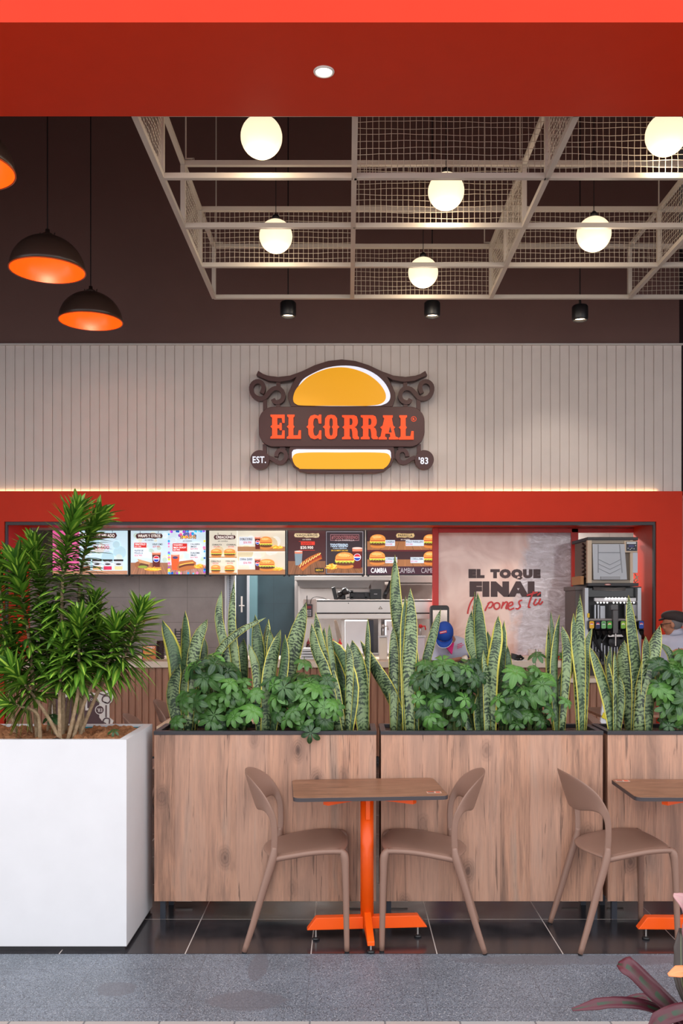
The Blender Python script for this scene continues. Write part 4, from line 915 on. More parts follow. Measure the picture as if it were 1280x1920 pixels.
t = thing('dark_fridge', 'narrow dark refrigerator side beyond the freezer', 'refrigerator', (PX(697, 12.1), 12.1, 0))
MB().box(PX(690.5, 12.05), PX(700, 12.05), 12.05, 12.35, 0, PZ(1163, 12.05)).build('body', mat('dark_fridge', (32, 34, 42), .3), t)
t = thing('leaning_board', 'beige cutting board leaning beside the white freezer', 'cutting board', P(632, 1236, 11.6)); MB().box(PX(600, 11.6), PX(645, 11.6), 11.5, 11.75, 0, PZ(1236, 11.6)).build('stand', STEELD, t)
mb = MB(); mb.prism([(PX(x, 11.6), PZ(y, 11.6)) for x, y in ((626, 1163), (631, 1163), (642, 1200), (642, 1236), (638, 1236))], 11.6, 11.63); mb.build('board', mat('beige_board', (186, 168, 152), .6), t)
# equipment on the shelf
zsh = 1124
t = K('receipt_printer', 'black cube printer on the right of the serving shelf', 'printer', 704, zsh, ZP + .1)
kb('body', BLACK, 693, 715, 1104, zsh, ZP + .1, ZP + .3, t, .01); kb('slot', mat('grey_slot', (150, 150, 156), .5), 701, 707, 1113, 1114.5, ZP + .096, ZP + .1, t)
t = K('label_printer_rack', 'low black equipment rack on the serving shelf', 'equipment rack', 670, zsh, ZP + .1)
kb('rack_body', mat('rack_black', (40, 40, 44), .5), 655, 692, 1110, 1123, ZP + .12, ZP + .3, t, .004); kb('rack_rail', BLACK, 650, 693, 1110, 1112, ZP + .1, ZP + .14, t); kb('rack_rail', BLACK, 650, 693, 1119, 1121, ZP + .1, ZP + .14, t); kb('rack_foot', BLACK, 657, 662, 1107, zsh, ZP + .1, ZP + .13, t); kb('rack_foot', BLACK, 684, 688, 1112, zsh, ZP + .1, ZP + .13, t)
t = K('scanner_arm', 'black jointed scanner arm on the serving shelf', 'scanner', 642, zsh, ZP + .1)
MB().tube([P(640, zsh, ZP + .12), P(642, 1112, ZP + .12), P(648, 1106, ZP + .1), P(655, 1112, ZP + .1)], [.05, .04, .035, .03], 8).build('arm', BLACK, t)
MB().ball(P(646, 1109, ZP + .08), .045, 12, 8).build('joint', BLACK, t, True); MB().ball(P(637, 1114, ZP + .08), .035, 12, 8).build('joint', BLACK, t, True)
t = K('tilted_terminal', 'small black tilted terminal at the left of the shelf equipment', 'terminal', 628, zsh, ZP + .1)
mb = MB(); mb.prism([(PX(x, ZP + .1), PZ(y, ZP + .1)) for x, y in ((621, 1102), (628, 1100), (633, 1121), (634, 1124), (626, 1124))], ZP + .1, ZP + .16); mb.build('screen_body', BLACK, t, bevel=.004)
t = K('pager_keypad', 'grey keypad with red display and antenna on the shelf end', 'keypad', 579, 1157, ZP - .05)
kb('case', mat('keypad_case', (50, 46, 54), .45), 573.5, 585.5, 1133, 1157, ZP - .06, ZP - .026, t, .008); kb('antenna', BLACK, 574.5, 576, 1117, 1134, ZP - .05, ZP - .035, t)
cv = Canvas(ZP - .061, 0); cv.rect(575.5, 1136, 583.5, 1141, (120, 30, 40)); 
for i in range(4):
    for j in range(3): cv.rect(575.2 + j * 3, 1144 + i * 3, 577 + j * 3, 1145.8 + i * 3, (190, 190, 200))
cv.build('display_and_keys', t); MB().tube(catmull([P(582, 1132, ZP - .04), P(584, 1123, ZP - .03), P(592, 1119, ZP), P(604, 1121, ZP + .1), P(612, 1123.5, ZP + .12)], 4), .004, 6).build('cable', BLACK, t)
t = K('wall_phone_arm', 'dark curved bracket left of the tall snake plant leaf', 'bracket', 730, 1120, 12.2)
MB().tube(catmull([P(733, 1090, 12.2), P(728, 1104, 12.2), P(723, 1112, 12.2), (PX(722, 12.2), 12.42, PZ(1120, 12.2))], 4), .03, 8).build('arm', BLACK, t, True)

# ---------------------------------------------------------------- things on the counter
cy = lambda Z: VY + (EYE - CT) * F / Z            # pixel row of the counter top at depth Z
def sauce_pump(px, Z, label, cap, fill, w=13):
    s_ = Z / F; p = Vector((PX(px, Z), Z, CT)); t = thing('sauce_pump', label, 'sauce dispenser', p)
    r = w * s_ / 2; h = 42 * s_
    MB().box(p.x - r, p.x + r, Z - r, Z + r, CT, CT + h).build('container', mat('translucent_tub', fill, .3), t, bevel=.012)
    MB().box(p.x - r * .9, p.x + r * .9, Z - r * .9 - .0, Z + r * .9, CT + h, CT + h + .004).build('liner', mat('tub_white', (226, 222, 218), .4), t)
    MB().box(p.x - r * 1.2, p.x + r * 1.2, Z - r * 1.2, Z + r * 1.2, CT + h, CT + h + .02).build('lid', mat('tub_lid', (206, 206, 210), .3), t, bevel=.004)
    MB().tube([(p.x, Z, CT + h + .02), (p.x, Z, CT + h + .12)], .011, 10).build('pump_stem', STEEL, t, True)
    mb = MB(); mb.tube([(p.x, Z, CT + h + .105), (p.x, Z, CT + h + .14)], [.022, .016], 12); mb.tube([(p.x, Z, CT + h + .12), (p.x + .05, Z, CT + h + .12), (p.x + .055, Z, CT + h + .08)], .008, 8); mb.build('pump_head', cap, t, True)
RCAP = mat('red_pump_cap', (204, 34, 40), .4)
sauce_pump(718, 9.95, 'sauce pump with steel head and cream filling on the counter', STEEL, (222, 210, 196), 15)
sauce_pump(788, 9.95, 'sauce pump with red head and pale filling on the counter', RCAP, (206, 196, 204), 15)
sauce_pump(737, 10.2, 'clear sauce tub just right of the cream sauce pump', STEEL, (212, 208, 208), 10)
def squeeze(px, Z, label, body, capc):
    p = Vector((PX(px, Z), Z, CT)); t = thing('sauce_bottle', label, 'bottle', p)
    MB().lathe([(0, 0), (.03, 0), (.032, .01), (.032, .12), (.022, .15), (0, .15)], p, 18).build('bottle_body', body, t, True)
    MB().lathe([(.024, .15), (.024, .165), (.008, .185), (.004, .215), (0, .215)], p, 14).build('nozzle_cap', capc, t, True)
squeeze(625, 10.3, 'squeeze bottle with red cap, left of the pair', mat('dark_red_sauce', (120, 30, 26), .4), RCAP)
squeeze(637, 10.3, 'cream squeeze bottle with red cap, right of the pair', mat('cream_sauce', (226, 204, 170), .4), RCAP)
squeeze(578, 10.45, 'dark sauce bottle below the keypad', mat('brown_sauce', (50, 26, 24), .3), mat('maroon_cap', (110, 24, 26), .4))
t = thing('serving_tray_stack', 'stack of pale grey trays on the counter below the keypad', 'tray', (PX(583, 10.1), 10.1, CT))
for i in range(4): box_obj('tray', mat('pale_tray', (196, 200, 206), .35), PX(563 + i, 10.0), PX(604 - i * 1.5, 10.0), 10.0, 10.4, CT + .03 * i, CT + .03 * i + .022, t, .004)
t = thing('black_cup_stack', 'stack of nested dark cups on the counter beside grey tiles', 'cup stack', (PX(301, 10.1), 10.1, CT))
mb = MB(); pr = [(0, 0), (.036, 0)]
for i in range(8): pr += [(.04, .012 + i * .022), (.047, .014 + i * .022), (.047, .02 + i * .022), (.04, .024 + i * .022)]
pr += [(.042, .2), (0, .2)]; mb.lathe(pr, (PX(301, 10.1), 10.1, CT), 20); mb.build('cups', mat('dark_maroon_cup', (44, 24, 28), .35), t, True)
t = thing('black_wire_rack', 'small black rack on the counter behind the left snake plant', 'rack', (PX(334, 10.2), 10.2, CT))
mb = MB()
for i in range(9): mb.cbox((PX(334, 10.2), 10.2, CT + .06 + i * .03), (.07, .05, .012))
mb.box(PX(334, 10.2) - .035, PX(334, 10.2) - .028, 10.17, 10.23, CT, CT + .33); mb.box(PX(334, 10.2) + .028, PX(334, 10.2) + .035, 10.17, 10.23, CT, CT + .33); mb.build('rack_body', BLACK, t)
t = thing('counter_leaflet', 'small framed burger picture on the counter beside the dark cups', 'picture card', (PX(281, 10.1), 10.1, CT))
box_obj('card', BLACK, PX(266, 10.1), PX(294, 10.1), 10.1, 10.12, CT, PZ(1209, 10.1), t)
c = Canvas(10.098, 0); c.rect(268, 1211, 292, 1236, (214, 120, 60)); burger(c, 280, 1225, 18, 16); c.text('COMBO', 270, 1212, 290, 1216, (250, 240, 230), .02); c.build('printed_picture', t)
t = thing('napkin_dispenser', 'tall black framed mirror-fronted napkin dispenser behind the capped worker', 'napkin dispenser', (PX(825, 10.35), 10.35, CT))
w0, w1 = PX(807, 10.35), PX(842, 10.35); zt = PZ(1135, 10.35)
mb = MB(); mb.prism([(PX(x, 10.35), PZ(y, 10.35)) for x, y in rrect(807, 1135, 842, 1240, 6, 5)], 10.35, 10.5); mb.build('case', mat('dispenser_case', (44, 42, 44), .4), t, bevel=.006)
box_obj('mirror_front', mat('mirror_front', (214, 196, 184), .12, .7), PX(811, 10.345), PX(838, 10.345), 10.34, 10.352, CT + .03, PZ(1144, 10.345), t)
t = thing('card_reader', 'black card reader with cables on the counter below the poster', 'card reader', (PX(967, 9.85), 9.85, CT))
mb = MB(); mb.cbox((PX(966, 9.85), 9.85, CT + .035), (.1, .08, .06), Matrix.Rotation(.3, 4, 'Y')); mb.build('reader_body', BLACK, t, bevel=.008)
mb = MB(); r = random.Random(5)
for k in range(3): mb.tube(catmull([Vector((PX(968 + k * 3, 9.8), 9.8, CT + .03)), Vector((PX(974 + k * 3, 9.8), 9.76, CT + .06 - k * .015)), Vector((PX(978, 9.8), 9.8, CT + .01)), Vector((PX(968, 9.8), 9.74, CT + .01))], 4), .007, 6)
mb.build('cable', BLACK, t)
t = thing('paper_sheet', 'white sheet of paper under the black card reader', 'paper', (PX(974, 9.8), 9.8, CT)); box_obj('sheet', mat('paper_white', (228, 226, 228), .6), PX(955, 9.8), PX(986, 9.8), 9.72, 9.95, CT, CT + .003, t)
CLR = mat('clear_plastic', (236, 226, 226), .15, 0, 0, .5, .4)
for px_, Z, lb in ((997, 10.15, 'left clear plastic cup on the counter below the poster'), (1015, 10.15, 'right clear plastic cup on the counter below the poster')):
    t = thing('plastic_cup', lb, 'cup', (PX(px_, Z), Z, CT))
    MB().lathe([(0, .002), (.034, .002), (.044, .1), (.048, .102), (.046, .106), (.042, .1), (.032, .006), (0, .006)], (PX(px_, Z), Z, CT), 20).build('cup_wall', CLR, t, True)

# ---------------------------------------------------------------- white planter and timber planters
wp = thing('white_planter_box', 'large glossy white planter box at the left, filled with coir mulch', 'planter', (-1.8, 4.7, 0))
wx1 = -1.062; HW = 1.014
mb = MB(); x0 = -2.5; y0, y1 = 4.413, 5.0; t_ = .028
for a in ((x0, x1_ := wx1, y0, y0 + t_), (x0, wx1, y1 - t_, y1), (x0, x0 + t_, y0 + t_, y1 - t_), (wx1 - t_ - .012, wx1, y0 + t_, y1 - t_)): mb.box(a[0], a[1], a[2], a[3], .02, HW)
mb.box(x0 + t_, wx1 - t_, y0 + t_, y1 - t_, .02, .9)
mb.build('planter_shell', WPL, wp)
box_obj('plastic_liner', mat('blue_liner', (40, 150, 170), .4), x0 + t_, wx1 - .042, y1 - t_ - .004, y1 - t_ - .001, .9, HW - .012, wp)
box_obj('base', DARK, x0 + .01, wx1 - .01, y0 + .01, y1 - .01, 0, .02, wp)
def soil(name, m, x0, x1, y0, y1, z, amp, parent, g=.02):
    mb = MB(); nx = int((x1 - x0) / g); ny = max(2, int((y1 - y0) / g)); V = []
    for i in range(nx + 1):
        V.append([mb.bm.verts.new((x0 + (x1 - x0) * i / nx, y0 + (y1 - y0) * j / ny, z + amp * noise.noise(Vector((i * .13, j * .13, z))) + amp * .7 * noise.noise(Vector((i * .6, j * .6, 4))))) for j in range(ny + 1)])
    for i in range(nx):
        for j in range(ny): mb.face([V[i][j], V[i + 1][j], V[i + 1][j + 1], V[i][j + 1]])
    o = mb.build(name, m, parent, True, recalc=False); o['kind'] = 'stuff'; return o
soil('coir_mulch', COIR, x0 + t_, wx1 - t_ - .01, y0 + t_, y1 - t_ - .004, 1.004, .034, wp, .012)
# timber planter: shared build, three copies
PY0, PY1 = 4.832, 5.14; PW = 1.174; HP = .998; SOILZ = HP - .035
tp = thing('timber_planter', 'x', 'planter', (0, 0, 0), group='timber planter troughs')
MB().box(.003, PW - .003, PY0, PY0 + .018, PZ(1690, PY0), HP - .02).build('front_panel', WOOD, tp, bevel=.001)
MB().box(.003, PW - .003, PY1 - .018, PY1, .11, HP - .02).build('back_panel', WOOD, tp, bevel=.001)
for xa in (.004, PW - .022): MB().box(xa, xa + .018, PY0 + .018, PY1 - .018, .11, HP - .02).build('side_panel', WOOD, tp)
mb = MB(); q = HP - .02
mb.box(0, PW, PY0 - .004, PY0 + .03, q, HP); mb.box(0, PW, PY1 - .03, PY1 + .004, q, HP); mb.box(0, .03, PY0 + .03, PY1 - .03, q, HP); mb.box(PW - .03, PW, PY0 + .03, PY1 - .03, q, HP)
mb.build('rim', mat('black_rim', (46, 44, 50), .35), tp, bevel=.002)
MB().box(.02, PW - .02, PY0 + .018, PY1 - .018, .3, .9).build('trough', BLACK, tp)
for xa in (.03, PW - .055):
    for ya in (PY0 + .02, PY1 - .06): MB().box(xa, xa + .028, ya, ya + .028, 0, .3).build('leg', mat('leg_steel', (70, 74, 84), .35, .5), tp)
for xa in (.07, PW - .16): MB().box(xa, xa + .09, PY1 - .06, PY1 - .045, .02, .03).build('floor_bracket', STEEL, tp)
soil('soil', SOIL, .03, PW - .03, PY0 + .03, PY1 - .03, SOILZ, .02, tp)
for i, (x, lb) in enumerate(((PX(288, PY0), 'timber planter trough beside the white planter, behind the left chair'), (PX(713, PY0), 'timber planter trough in the middle, behind the right-hand chair of the full table'), (PX(1138, PY0), 'timber planter trough cut off by the right edge of the photo'))):
    o = tp if i == 0 else copy_tree(tp)
    o.location = (x, 0, 0); o['label'] = lb
lamp = []
for px_, lb in ((318, 'small recessed planter light in the left end of the first trough'), (673, 'pale plastic tag in the soil near the right end of the first trough')):
    pass

# ---------------------------------------------------------------- chair
def make_chair(name='cafe_chair'):
    t = thing(name, 'x', 'chair', (0, 0, 0))                     # faces +x, near side is -y; origin midway between the feet
    fx, bx_ = .235, -.255                                        # feet
    # ribbon: uprights and wrap-round back
    H = [((-.100, -.196, .455), (-.132, -.194, .45)), ((-.096, -.205, .55), (-.127, -.203, .545)), ((-.103, -.212, .64), (-.131, -.208, .62)),
         ((-.13, -.217, .705), (-.15, -.202, .662)), ((-.17, -.204, .765), (-.174, -.16, .668)), ((-.222, -.155, .812), (-.196, -.106, .658)), ((-.262, -.085, .836), (-.209, -.054, .651)), ((-.275, 0, .842), (-.213, 0, .65))]
    A = [Vector(a) for a, b in H] + [Vector((a[0], -a[1], a[2])) for a, b in H[-2::-1]]
    B = [Vector(b) for a, b in H] + [Vector((b[0], -b[1], b[2])) for a, b in H[-2::-1]]
    A = catmull(A, 4); B = catmull(B, 4); n = len(A); mb = MB(); rows = []
    for i in range(n):
        a, b = A[i], B[i]; d = (A[min(i + 1, n - 1)] - A[max(i - 1, 0)]).normalized(); w = b - a; nr = d.cross(w).normalized(); th = .011 + .006 * max(0, 1 - min(i, n - 1 - i) / 9)
        bow = nr * 0
        row = []
        for s_ in (0, .12, .5, .88, 1): row.append(a + w * s_ + nr * (th if 0 < s_ < 1 else th * .45) * .5)
        for s_ in (1, .88, .5, .12, 0): row.append(a + w * s_ - nr * (th if 0 < s_ < 1 else th * .45) * .5)
        rows.append([mb.bm.verts.new(p) for p in row])
    for r0, r1 in zip(rows, rows[1:]):
        m_ = len(r0)
        for k in range(m_): mb.face([r0[k], r0[(k + 1) % m_], r1[(k + 1) % m_], r1[k]])
    mb.face(rows[0][::-1]); mb.face(rows[-1]); mb.build('backrest', TAUPE, t, True, sub=1)
    # seat shell
    mb = MB(); V = []; NX, NY = 14, 12
    for i in range(NX + 1):
        u = i / NX; x = -.135 + .375 * u; hw = .198 + .012 * math.sin(u * math.pi) - .004 * u
        if u > .85: hw -= .035 * ((u - .85) / .15) ** 2
        if u < .15: hw -= .02 * ((.15 - u) / .15) ** 2
        row = []
        for j in range(NY + 1):
            v = -1 + 2 * j / NY; z = .452 + .042 * math.sin(min(u, .82) / .82 * math.pi / 2) - .016 * max(0, (u - .82) / .18) ** 2 * 1.3
            z -= .016 * (1 - v * v) * math.sin(min(1, u * 1.2) * math.pi); z -= .006 * abs(v) ** 6
            xx = x - (.022 * abs(v) ** 3 if u > .9 else 0) - (.05 * (1 - v * v) * (1 - u) ** 4)
            row.append(mb.bm.verts.new((xx, v * hw, z)))
        V.append(row)
    for i in range(NX):
        for j in range(NY): mb.face([V[i][j], V[i + 1][j], V[i + 1][j + 1], V[i][j + 1]])
    mb.build('seat', TAUPE, t, True, solid=.013, sub=1)
    for s_ in (-1, 1):
        MB().tube(catmull([(-.118, s_ * .197, .44), (-.05, s_ * .205, .455), (.08, s_ * .206, .476), (.19, s_ * .195, .478), (.222, s_ * .186, .468)], 4), .0135, 10, True).build('side_rail', TAUPE, t, True)
        MB().tube(catmull([(-.112, s_ * .199, .50), (-.122, s_ * .203, .44), (-.165, s_ * .208, .3), (-.212, s_ * .213, .14), (bx_, s_ * .217, .006)], 5), [.015, .02, .018, .0155, .013], 12).build('leg', TAUPE, t, True)
        MB().tube(catmull([(.198, s_ * .188, .482), (.222, s_ * .190, .455), (.228, s_ * .197, .36), (.232, s_ * .205, .16), (fx, s_ * .21, .006)], 5), [.014, .021, .017, .0145, .0125], 12).build('leg', TAUPE, t, True)
    for x, y in ((bx_, .217), (fx, .21)):
        for s_ in (-1, 1): MB().lathe([(0, 0), (.011, 0), (.012, .008), (0, .008)], (x, s_ * y, 0), 12).build('foot_glide', BLACK, t)
    return t
chair0 = make_chair()
GC = 'taupe plastic chairs at the planter tables'
chairs = [((-.237, 4.60, 0), 0, 'taupe plastic chair left of the complete table, facing right', GC),
          ((.412, 4.595, 0), math.pi - .06, 'taupe plastic chair right of the complete table, facing left', GC),
          ((1.335, 4.60, 0), .11, 'taupe plastic chair at the right, drawn up to the cut-off table', GC),
          ((-1.40, 7.95, 0), .0, 'taupe chair beyond the troughs, only its back shows left of the first plants', 'chairs beyond the planters'),
          ((-1.36, 8.55, 0), .3, 'taupe chair beyond the troughs, half hidden by the leftmost snake plant', 'chairs beyond the planters'),
          ((-1.42, 6.95, 0), .1, 'low-showing taupe chair back just behind the right end of the white planter', 'chairs beyond the planters'),
          ((2.06, 6.9, 0), -.3, 'taupe chair beyond the troughs, below the drinks dispenser', 'chairs beyond the planters')]
for i, (loc, rz, lb, gr) in enumerate(chairs):
    o = chair0 if i == 0 else copy_tree(chair0)
    o.location = loc; o.rotation_euler = (0, 0, rz); o['label'] = lb; o['group'] = gr

# ---------------------------------------------------------------- table
def make_table():
    t = thing('cafe_table', 'x', 'table', (0, 0, 0), group='small tables along the planters')
    def rr(x, y, r): return [(sx_ * (x - r) + r * math.cos(math.radians(a)), sy_ * (y - r) + r * math.sin(math.radians(a))) for sx_, sy_, a0 in ((1, 1, 0), (-1, 1, 90), (-1, -1, 180), (1, -1, 270)) for a in range(a0, a0 + 91, 15)]
    MB().hprism(rr(.37, .228, .035), .733, .753).build('tabletop', TTOP, t, bevel=.0015)
    MB().hprism(rr(.3712, .2292, .036), .7335, .7515).build('edge_band', mat('dark_edge_band', (62, 56, 60), .4), t)
    MB().tube([(0, 0, .06), (0, 0, .715)], .033, 28, True).build('pedestal', ORANGE, t, True)
    mb = MB()
    for sx_ in (-1, 1):
        for sy_ in (-1, 1): mb.bar((0, 0, .716), (sx_ * .215, sy_ * .165, .718), .034, .03)
    mb.build('top_bracket', ORANGE, t)
    MB().box(-.011, .011, -.052, -.03, .60, .71).build('tilt_catch', ORANGE, t, bevel=.004)
    mb = MB(); mb.prism([(-.30, .055), (.30, .055), (.255, .115), (-.255, .115)], -.024, .024); mb.build('base_bar', ORANGE, t, bevel=.003)
    mb = MB()
    p = [(-.02, .115), (.0, .115)]
    a = [mb.bm.verts.new(q) for q in ((-.017, -.2, .035), (-.017, -.2, .055), (-.017, -.03, .14), (-.017, -.03, .055))]
    b = [mb.bm.verts.new(q.co + Vector((.034, 0, 0))) for q in a]
    mb.face(a); mb.face(b[::-1])
    for i in range(4): mb.face([a[i], b[i], b[(i + 1) % 4], a[(i + 1) % 4]])
    a = [mb.bm.verts.new(q) for q in ((-.017, .2, .035), (-.017, .2, .055), (-.017, .03, .14), (-.017, .03, .055))]
    b = [mb.bm.verts.new(q.co + Vector((.034, 0, 0))) for q in a]
    mb.face(a); mb.face(b[::-1])
    for i in range(4): mb.face([a[i], b[i], b[(i + 1) % 4], a[(i + 1) % 4]])
    mb.build('base_fin', ORANGE, t, bevel=.002)
    for x, y in ((-.255, 0), (.255, 0), (0, -.19), (0, .19)):
        z = .055 if x else .035
        f = MB().lathe([(0, 0), (.018, 0), (.019, .006), (.015, .012), (.006, .014), (0, .014)], (x, y, 0), 18).build('levelling_foot', BLACK, t, True)
        MB().tube([(x, y, .012), (x, y, z + .004)], .0045, 8).build('threaded_stud', STEEL, f)
    return t
tb = make_table(); tb2 = copy_tree(tb)
tb.location = (.098, 4.575, 0); tb.rotation_euler = (0, 0, .075); tb['label'] = 'complete small brown table with orange pedestal between two chairs'
tb2.location = (1.74, 4.56, 0); tb2.rotation_euler = (0, 0, -.02); tb2['label'] = 'small brown table cut off by the right edge of the photo'
def sticker(x, y, rz, lb):
    t = thing('table_sticker', lb, 'sticker', (x, y, .7532), rz); 
    MB().box(-.035, .035, -.02, .02, 0, .001).build('paper', mat('sticker_paper', (206, 176, 160), .5), t)
    mb = MB(); mb.box(-.033, .002, .004, .017, .001, .0014); mb.box(.008, .03, -.016, .014, .001, .0014); mb.build('orange_print', mat('sticker_orange', (206, 84, 50), .5), t)
    mb = MB(); mb.box(-.03, 0, -.006, .001, .001, .0014); mb.box(-.03, 0, -.016, -.01, .001, .0014); mb.build('dark_print', mat('sticker_dark', (90, 70, 66), .5), t)
    for ch in kids(t):
        for v in ch.data.vertices: pass
    return t
def fix(t):                                       # parts were built in local space
    for ch in kids(t):
        M_ = WM(t)
        for v in ch.data.vertices: v.co = M_ @ v.co
fix(sticker(.42, 4.45, .05, 'small printed sticker at the front right corner of the complete table'))
fix(sticker(1.42, 4.74, -.02, 'small printed sticker at the back left corner of the cut-off table'))
# dining tables beyond the troughs
for x, y, lb in ((PX(293, 6.89) + .35, 7.19, 'beige dining table beyond the first trough, mostly hidden'), (2.45, 7.9, 'brown dining table in front of the drinks dispenser')):
    t = thing('dining_table', lb, 'table', (x, y, 0))
    MB().box(x - .35, x + .35, y - .3, y + .3, .725, .75).build('tabletop', mat('beige_table', (222, 196, 166), .45) if x < 0 else TTOP, t, bevel=.004)
    MB().tube([(x, y, .02), (x, y, .725)], .03, 16).build('pedestal', ORANGE if x < 0 else BLACK, t, True); MB().box(x - .2, x + .2, y - .2, y + .2, 0, .02).build('base_plate', BLACK, t)

# ---------------------------------------------------------------- leaves
def leaf_strip(mb, uvl, pts, width, nrm, prof, cup=.12, twist=0, vlen=1.0, v0=0.0):
    N = len(pts); rows = []
    for i, p in enumerate(pts):
        t = i / (N - 1); d = (pts[min(i + 1, N - 1)] - pts[max(i - 1, 0)]).normalized()
        s = d.cross(nrm).normalized(); n = s.cross(d)
        if twist: R = Matrix.Rotation(twist * t, 3, d); s = R @ s; n = R @ n
        w = width * prof(t) / 2
        rows.append([(mb.bm.verts.new(p + s * w * k + n * w * cup * abs(k)), (k + 1) / 2, v0 + t * vlen) for k in (-1, -.5, 0, .5, 1)])
    for a, b in zip(rows, rows[1:]):
        for k in range(4):
            q = [a[k], a[k + 1], b[k + 1], b[k]]; f = mb.face([x[0] for x in q])
            if f:
                for lp, x in zip(f.loops, q): lp[uvl].uv = (x[1], x[2])
SW = lambda t: (.62 + .38 * min(1, t / .35)) if t < .45 else max(.0, 1 - ((t - .45) / .55) ** 2.4) ** .8
LW = lambda t: math.sin(math.pi * min(1, t * .96 + .04) ** .75) ** .8 if t < .98 else 0.02
OW = lambda t: max(.05, math.sin(math.pi * min(.985, t) ** 1.3)) if t > .02 else .06
rs = random.Random(11)
def snake(label, leaves):
    """leaves: list of (points from base to tip in photo pixels, width px); each grows out of the soil at its own depth"""
    xs = [l[0][0][0] for l in leaves]; Zc = 4.985
    t = thing('snake_plant', label, 'potted plant', (PX(sum(xs) / len(xs), Zc), Zc, SOILZ - .01), group='snake plants in the troughs')
    for pts, w in leaves:
        Z = rs.uniform(4.92, 5.06); ps = []; n = len(pts); lean = rs.uniform(-.03, .03)
        for i, (x, y) in enumerate(pts):
            zz = Z + lean * i / (n - 1)
            p = P(x, y, zz)
            if i == 0: p.z = SOILZ - .015
            ps.append(p)
        ps = catmull(ps, max(3, 14 // n)); mb = MB(); uvl = mb.bm.loops.layers.uv.new('UVMap')
        a = rs.uniform(-.55, .55); nrm = Vector((math.sin(a), -math.cos(a), 0)); L = sum((q - p).length for p, q in zip(ps, ps[1:]))
        leaf_strip(mb, uvl, ps, w * Z / F / math.cos(a) * 1.25, nrm, SW, -.22, rs.uniform(-.35, .35), L)
        o = mb.build('leaf', SNAKE, t, True, solid=.0035, recalc=False); o.modifiers['solid'].offset = -1
B = 1369
snake('cluster of banded snake plant leaves at the left end of the first trough', [([(338, B), (330, 1240), (304, 1162)], 22), ([(345, B), (347, 1230), (347, 1145)], 17), ([(356, B), (359, 1259), (345, 1183)], 21), ([(351, B), (364, 1222), (389, 1160)], 19), ([(362, B), (379, 1240), (383, 1195)], 15), ([(337, B), (323, 1300), (337, 1245)], 21), ([(346, B), (342, 1300), (350, 1245)], 16)])
snake('tall pair of thin snake plant leaves before the perforated steel door frame', [([(436, B), (424, 1235), (410, 1160), (415, 1107)], 14), ([(445, B), (443, 1270), (434, 1170), (439, 1087)], 14), ([(451, B), (453, 1260), (457, 1197)], 21), ([(408, B), (402, 1245), (440, 1190), (498, 1158)], 12)])
snake('dense snake plant cluster before the dark teal wall', [([(489, B), (486, 1240), (478, 1152)], 19), ([(494, B), (496, 1230), (503, 1161)], 15), ([(500, B), (509, 1240), (506, 1180)], 14), ([(486, B), (481, 1265), (466, 1207)], 13), ([(498, B), (507, 1260), (526, 1181)], 21), ([(508, B), (530, 1255), (534, 1190)], 16), ([(512, B), (545, 1235), (574, 1128)], 27)])
snake('sprawling snake plant cluster below the pager keypad, left of the pointed broad leaf', [([(643, B), (625, 1290), (600, 1215), (591, 1147)], 18), ([(637, B), (612, 1270), (590, 1215), (584, 1169)], 17), ([(641, B), (624, 1280), (606, 1225), (608, 1176)], 16), ([(646, B), (622, 1230), (617, 1171)], 9), ([(652, B), (661, 1290), (640, 1228), (613, 1197)], 19), ([(640, B), (638, 1290), (627, 1224)], 23), ([(650, B), (655, 1255), (651, 1205)], 12)])
snake('upright broad snake plant leaf with a thin one behind, ending the first trough', [([(683, B), (675, 1270), (660, 1200)], 27), ([(684, B), (688, 1235), (689, 1159)], 9)])
snake('tallest snake plant cluster, reaching the PARRILLA menu screen', [([(742, B), (752, 1225), (741, 1130), (740, 1040)], 21), ([(737, B), (738, 1250), (737, 1173)], 15), ([(744, B), (747, 1260), (752, 1178)], 24), ([(768, B), (766, 1260), (770, 1180), (769, 1102)], 21), ([(760, B), (757, 1200), (760, 1117)], 12), ([(778, B), (776, 1260), (777, 1205)], 14), ([(790, B), (796, 1260), (812, 1190), (826, 1142)], 14), ([(761, B), (730, 1300), (703, 1255), (675, 1201)], 20)])
snake('snake plant cluster overlapping the red script of the poster', [([(905, B), (905, 1260), (899, 1180), (895, 1110)], 19), ([(906, B), (897, 1250), (882, 1200), (884, 1144)], 19), ([(900, B), (892, 1200), (890, 1110)], 9), ([(922, B), (922, 1260), (931, 1200), (934, 1154)], 17), ([(941, B), (939, 1260), (945, 1163)], 15), ([(910, B), (917, 1240), (914, 1183)], 16), ([(914, B), (914, 1290), (906, 1220)], 14), ([(893, B), (872, 1322), (850, 1274)], 17), ([(898, B), (896, 1340), (895, 1303)], 13), ([(886, B), (868, 1338), (850, 1327)], 15), ([(946, B), (954, 1270), (951, 1210)], 12)])
snake('snake plant cluster before the right part of the poster', [([(1046, B), (1040, 1270), (1043, 1210), (1049, 1153)], 15), ([(1041, B), (1030, 1260), (1028, 1172)], 11), ([(1044, B), (1037, 1220), (1032, 1145)], 7), ([(1052, B), (1063, 1230), (1053, 1173)], 14), ([(1044, B), (1050, 1300), (1068, 1250), (1073, 1210)], 20)])
snake('snake plant cluster directly below the grey dispenser side, right end of the middle trough', [([(1088, B), (1086, 1240), (1087, 1114)], 18), ([(1092, B), (1091, 1290), (1080, 1210), (1075, 1150)], 17), ([(1094, B), (1098, 1270), (1099, 1215), (1110, 1176)], 12)])
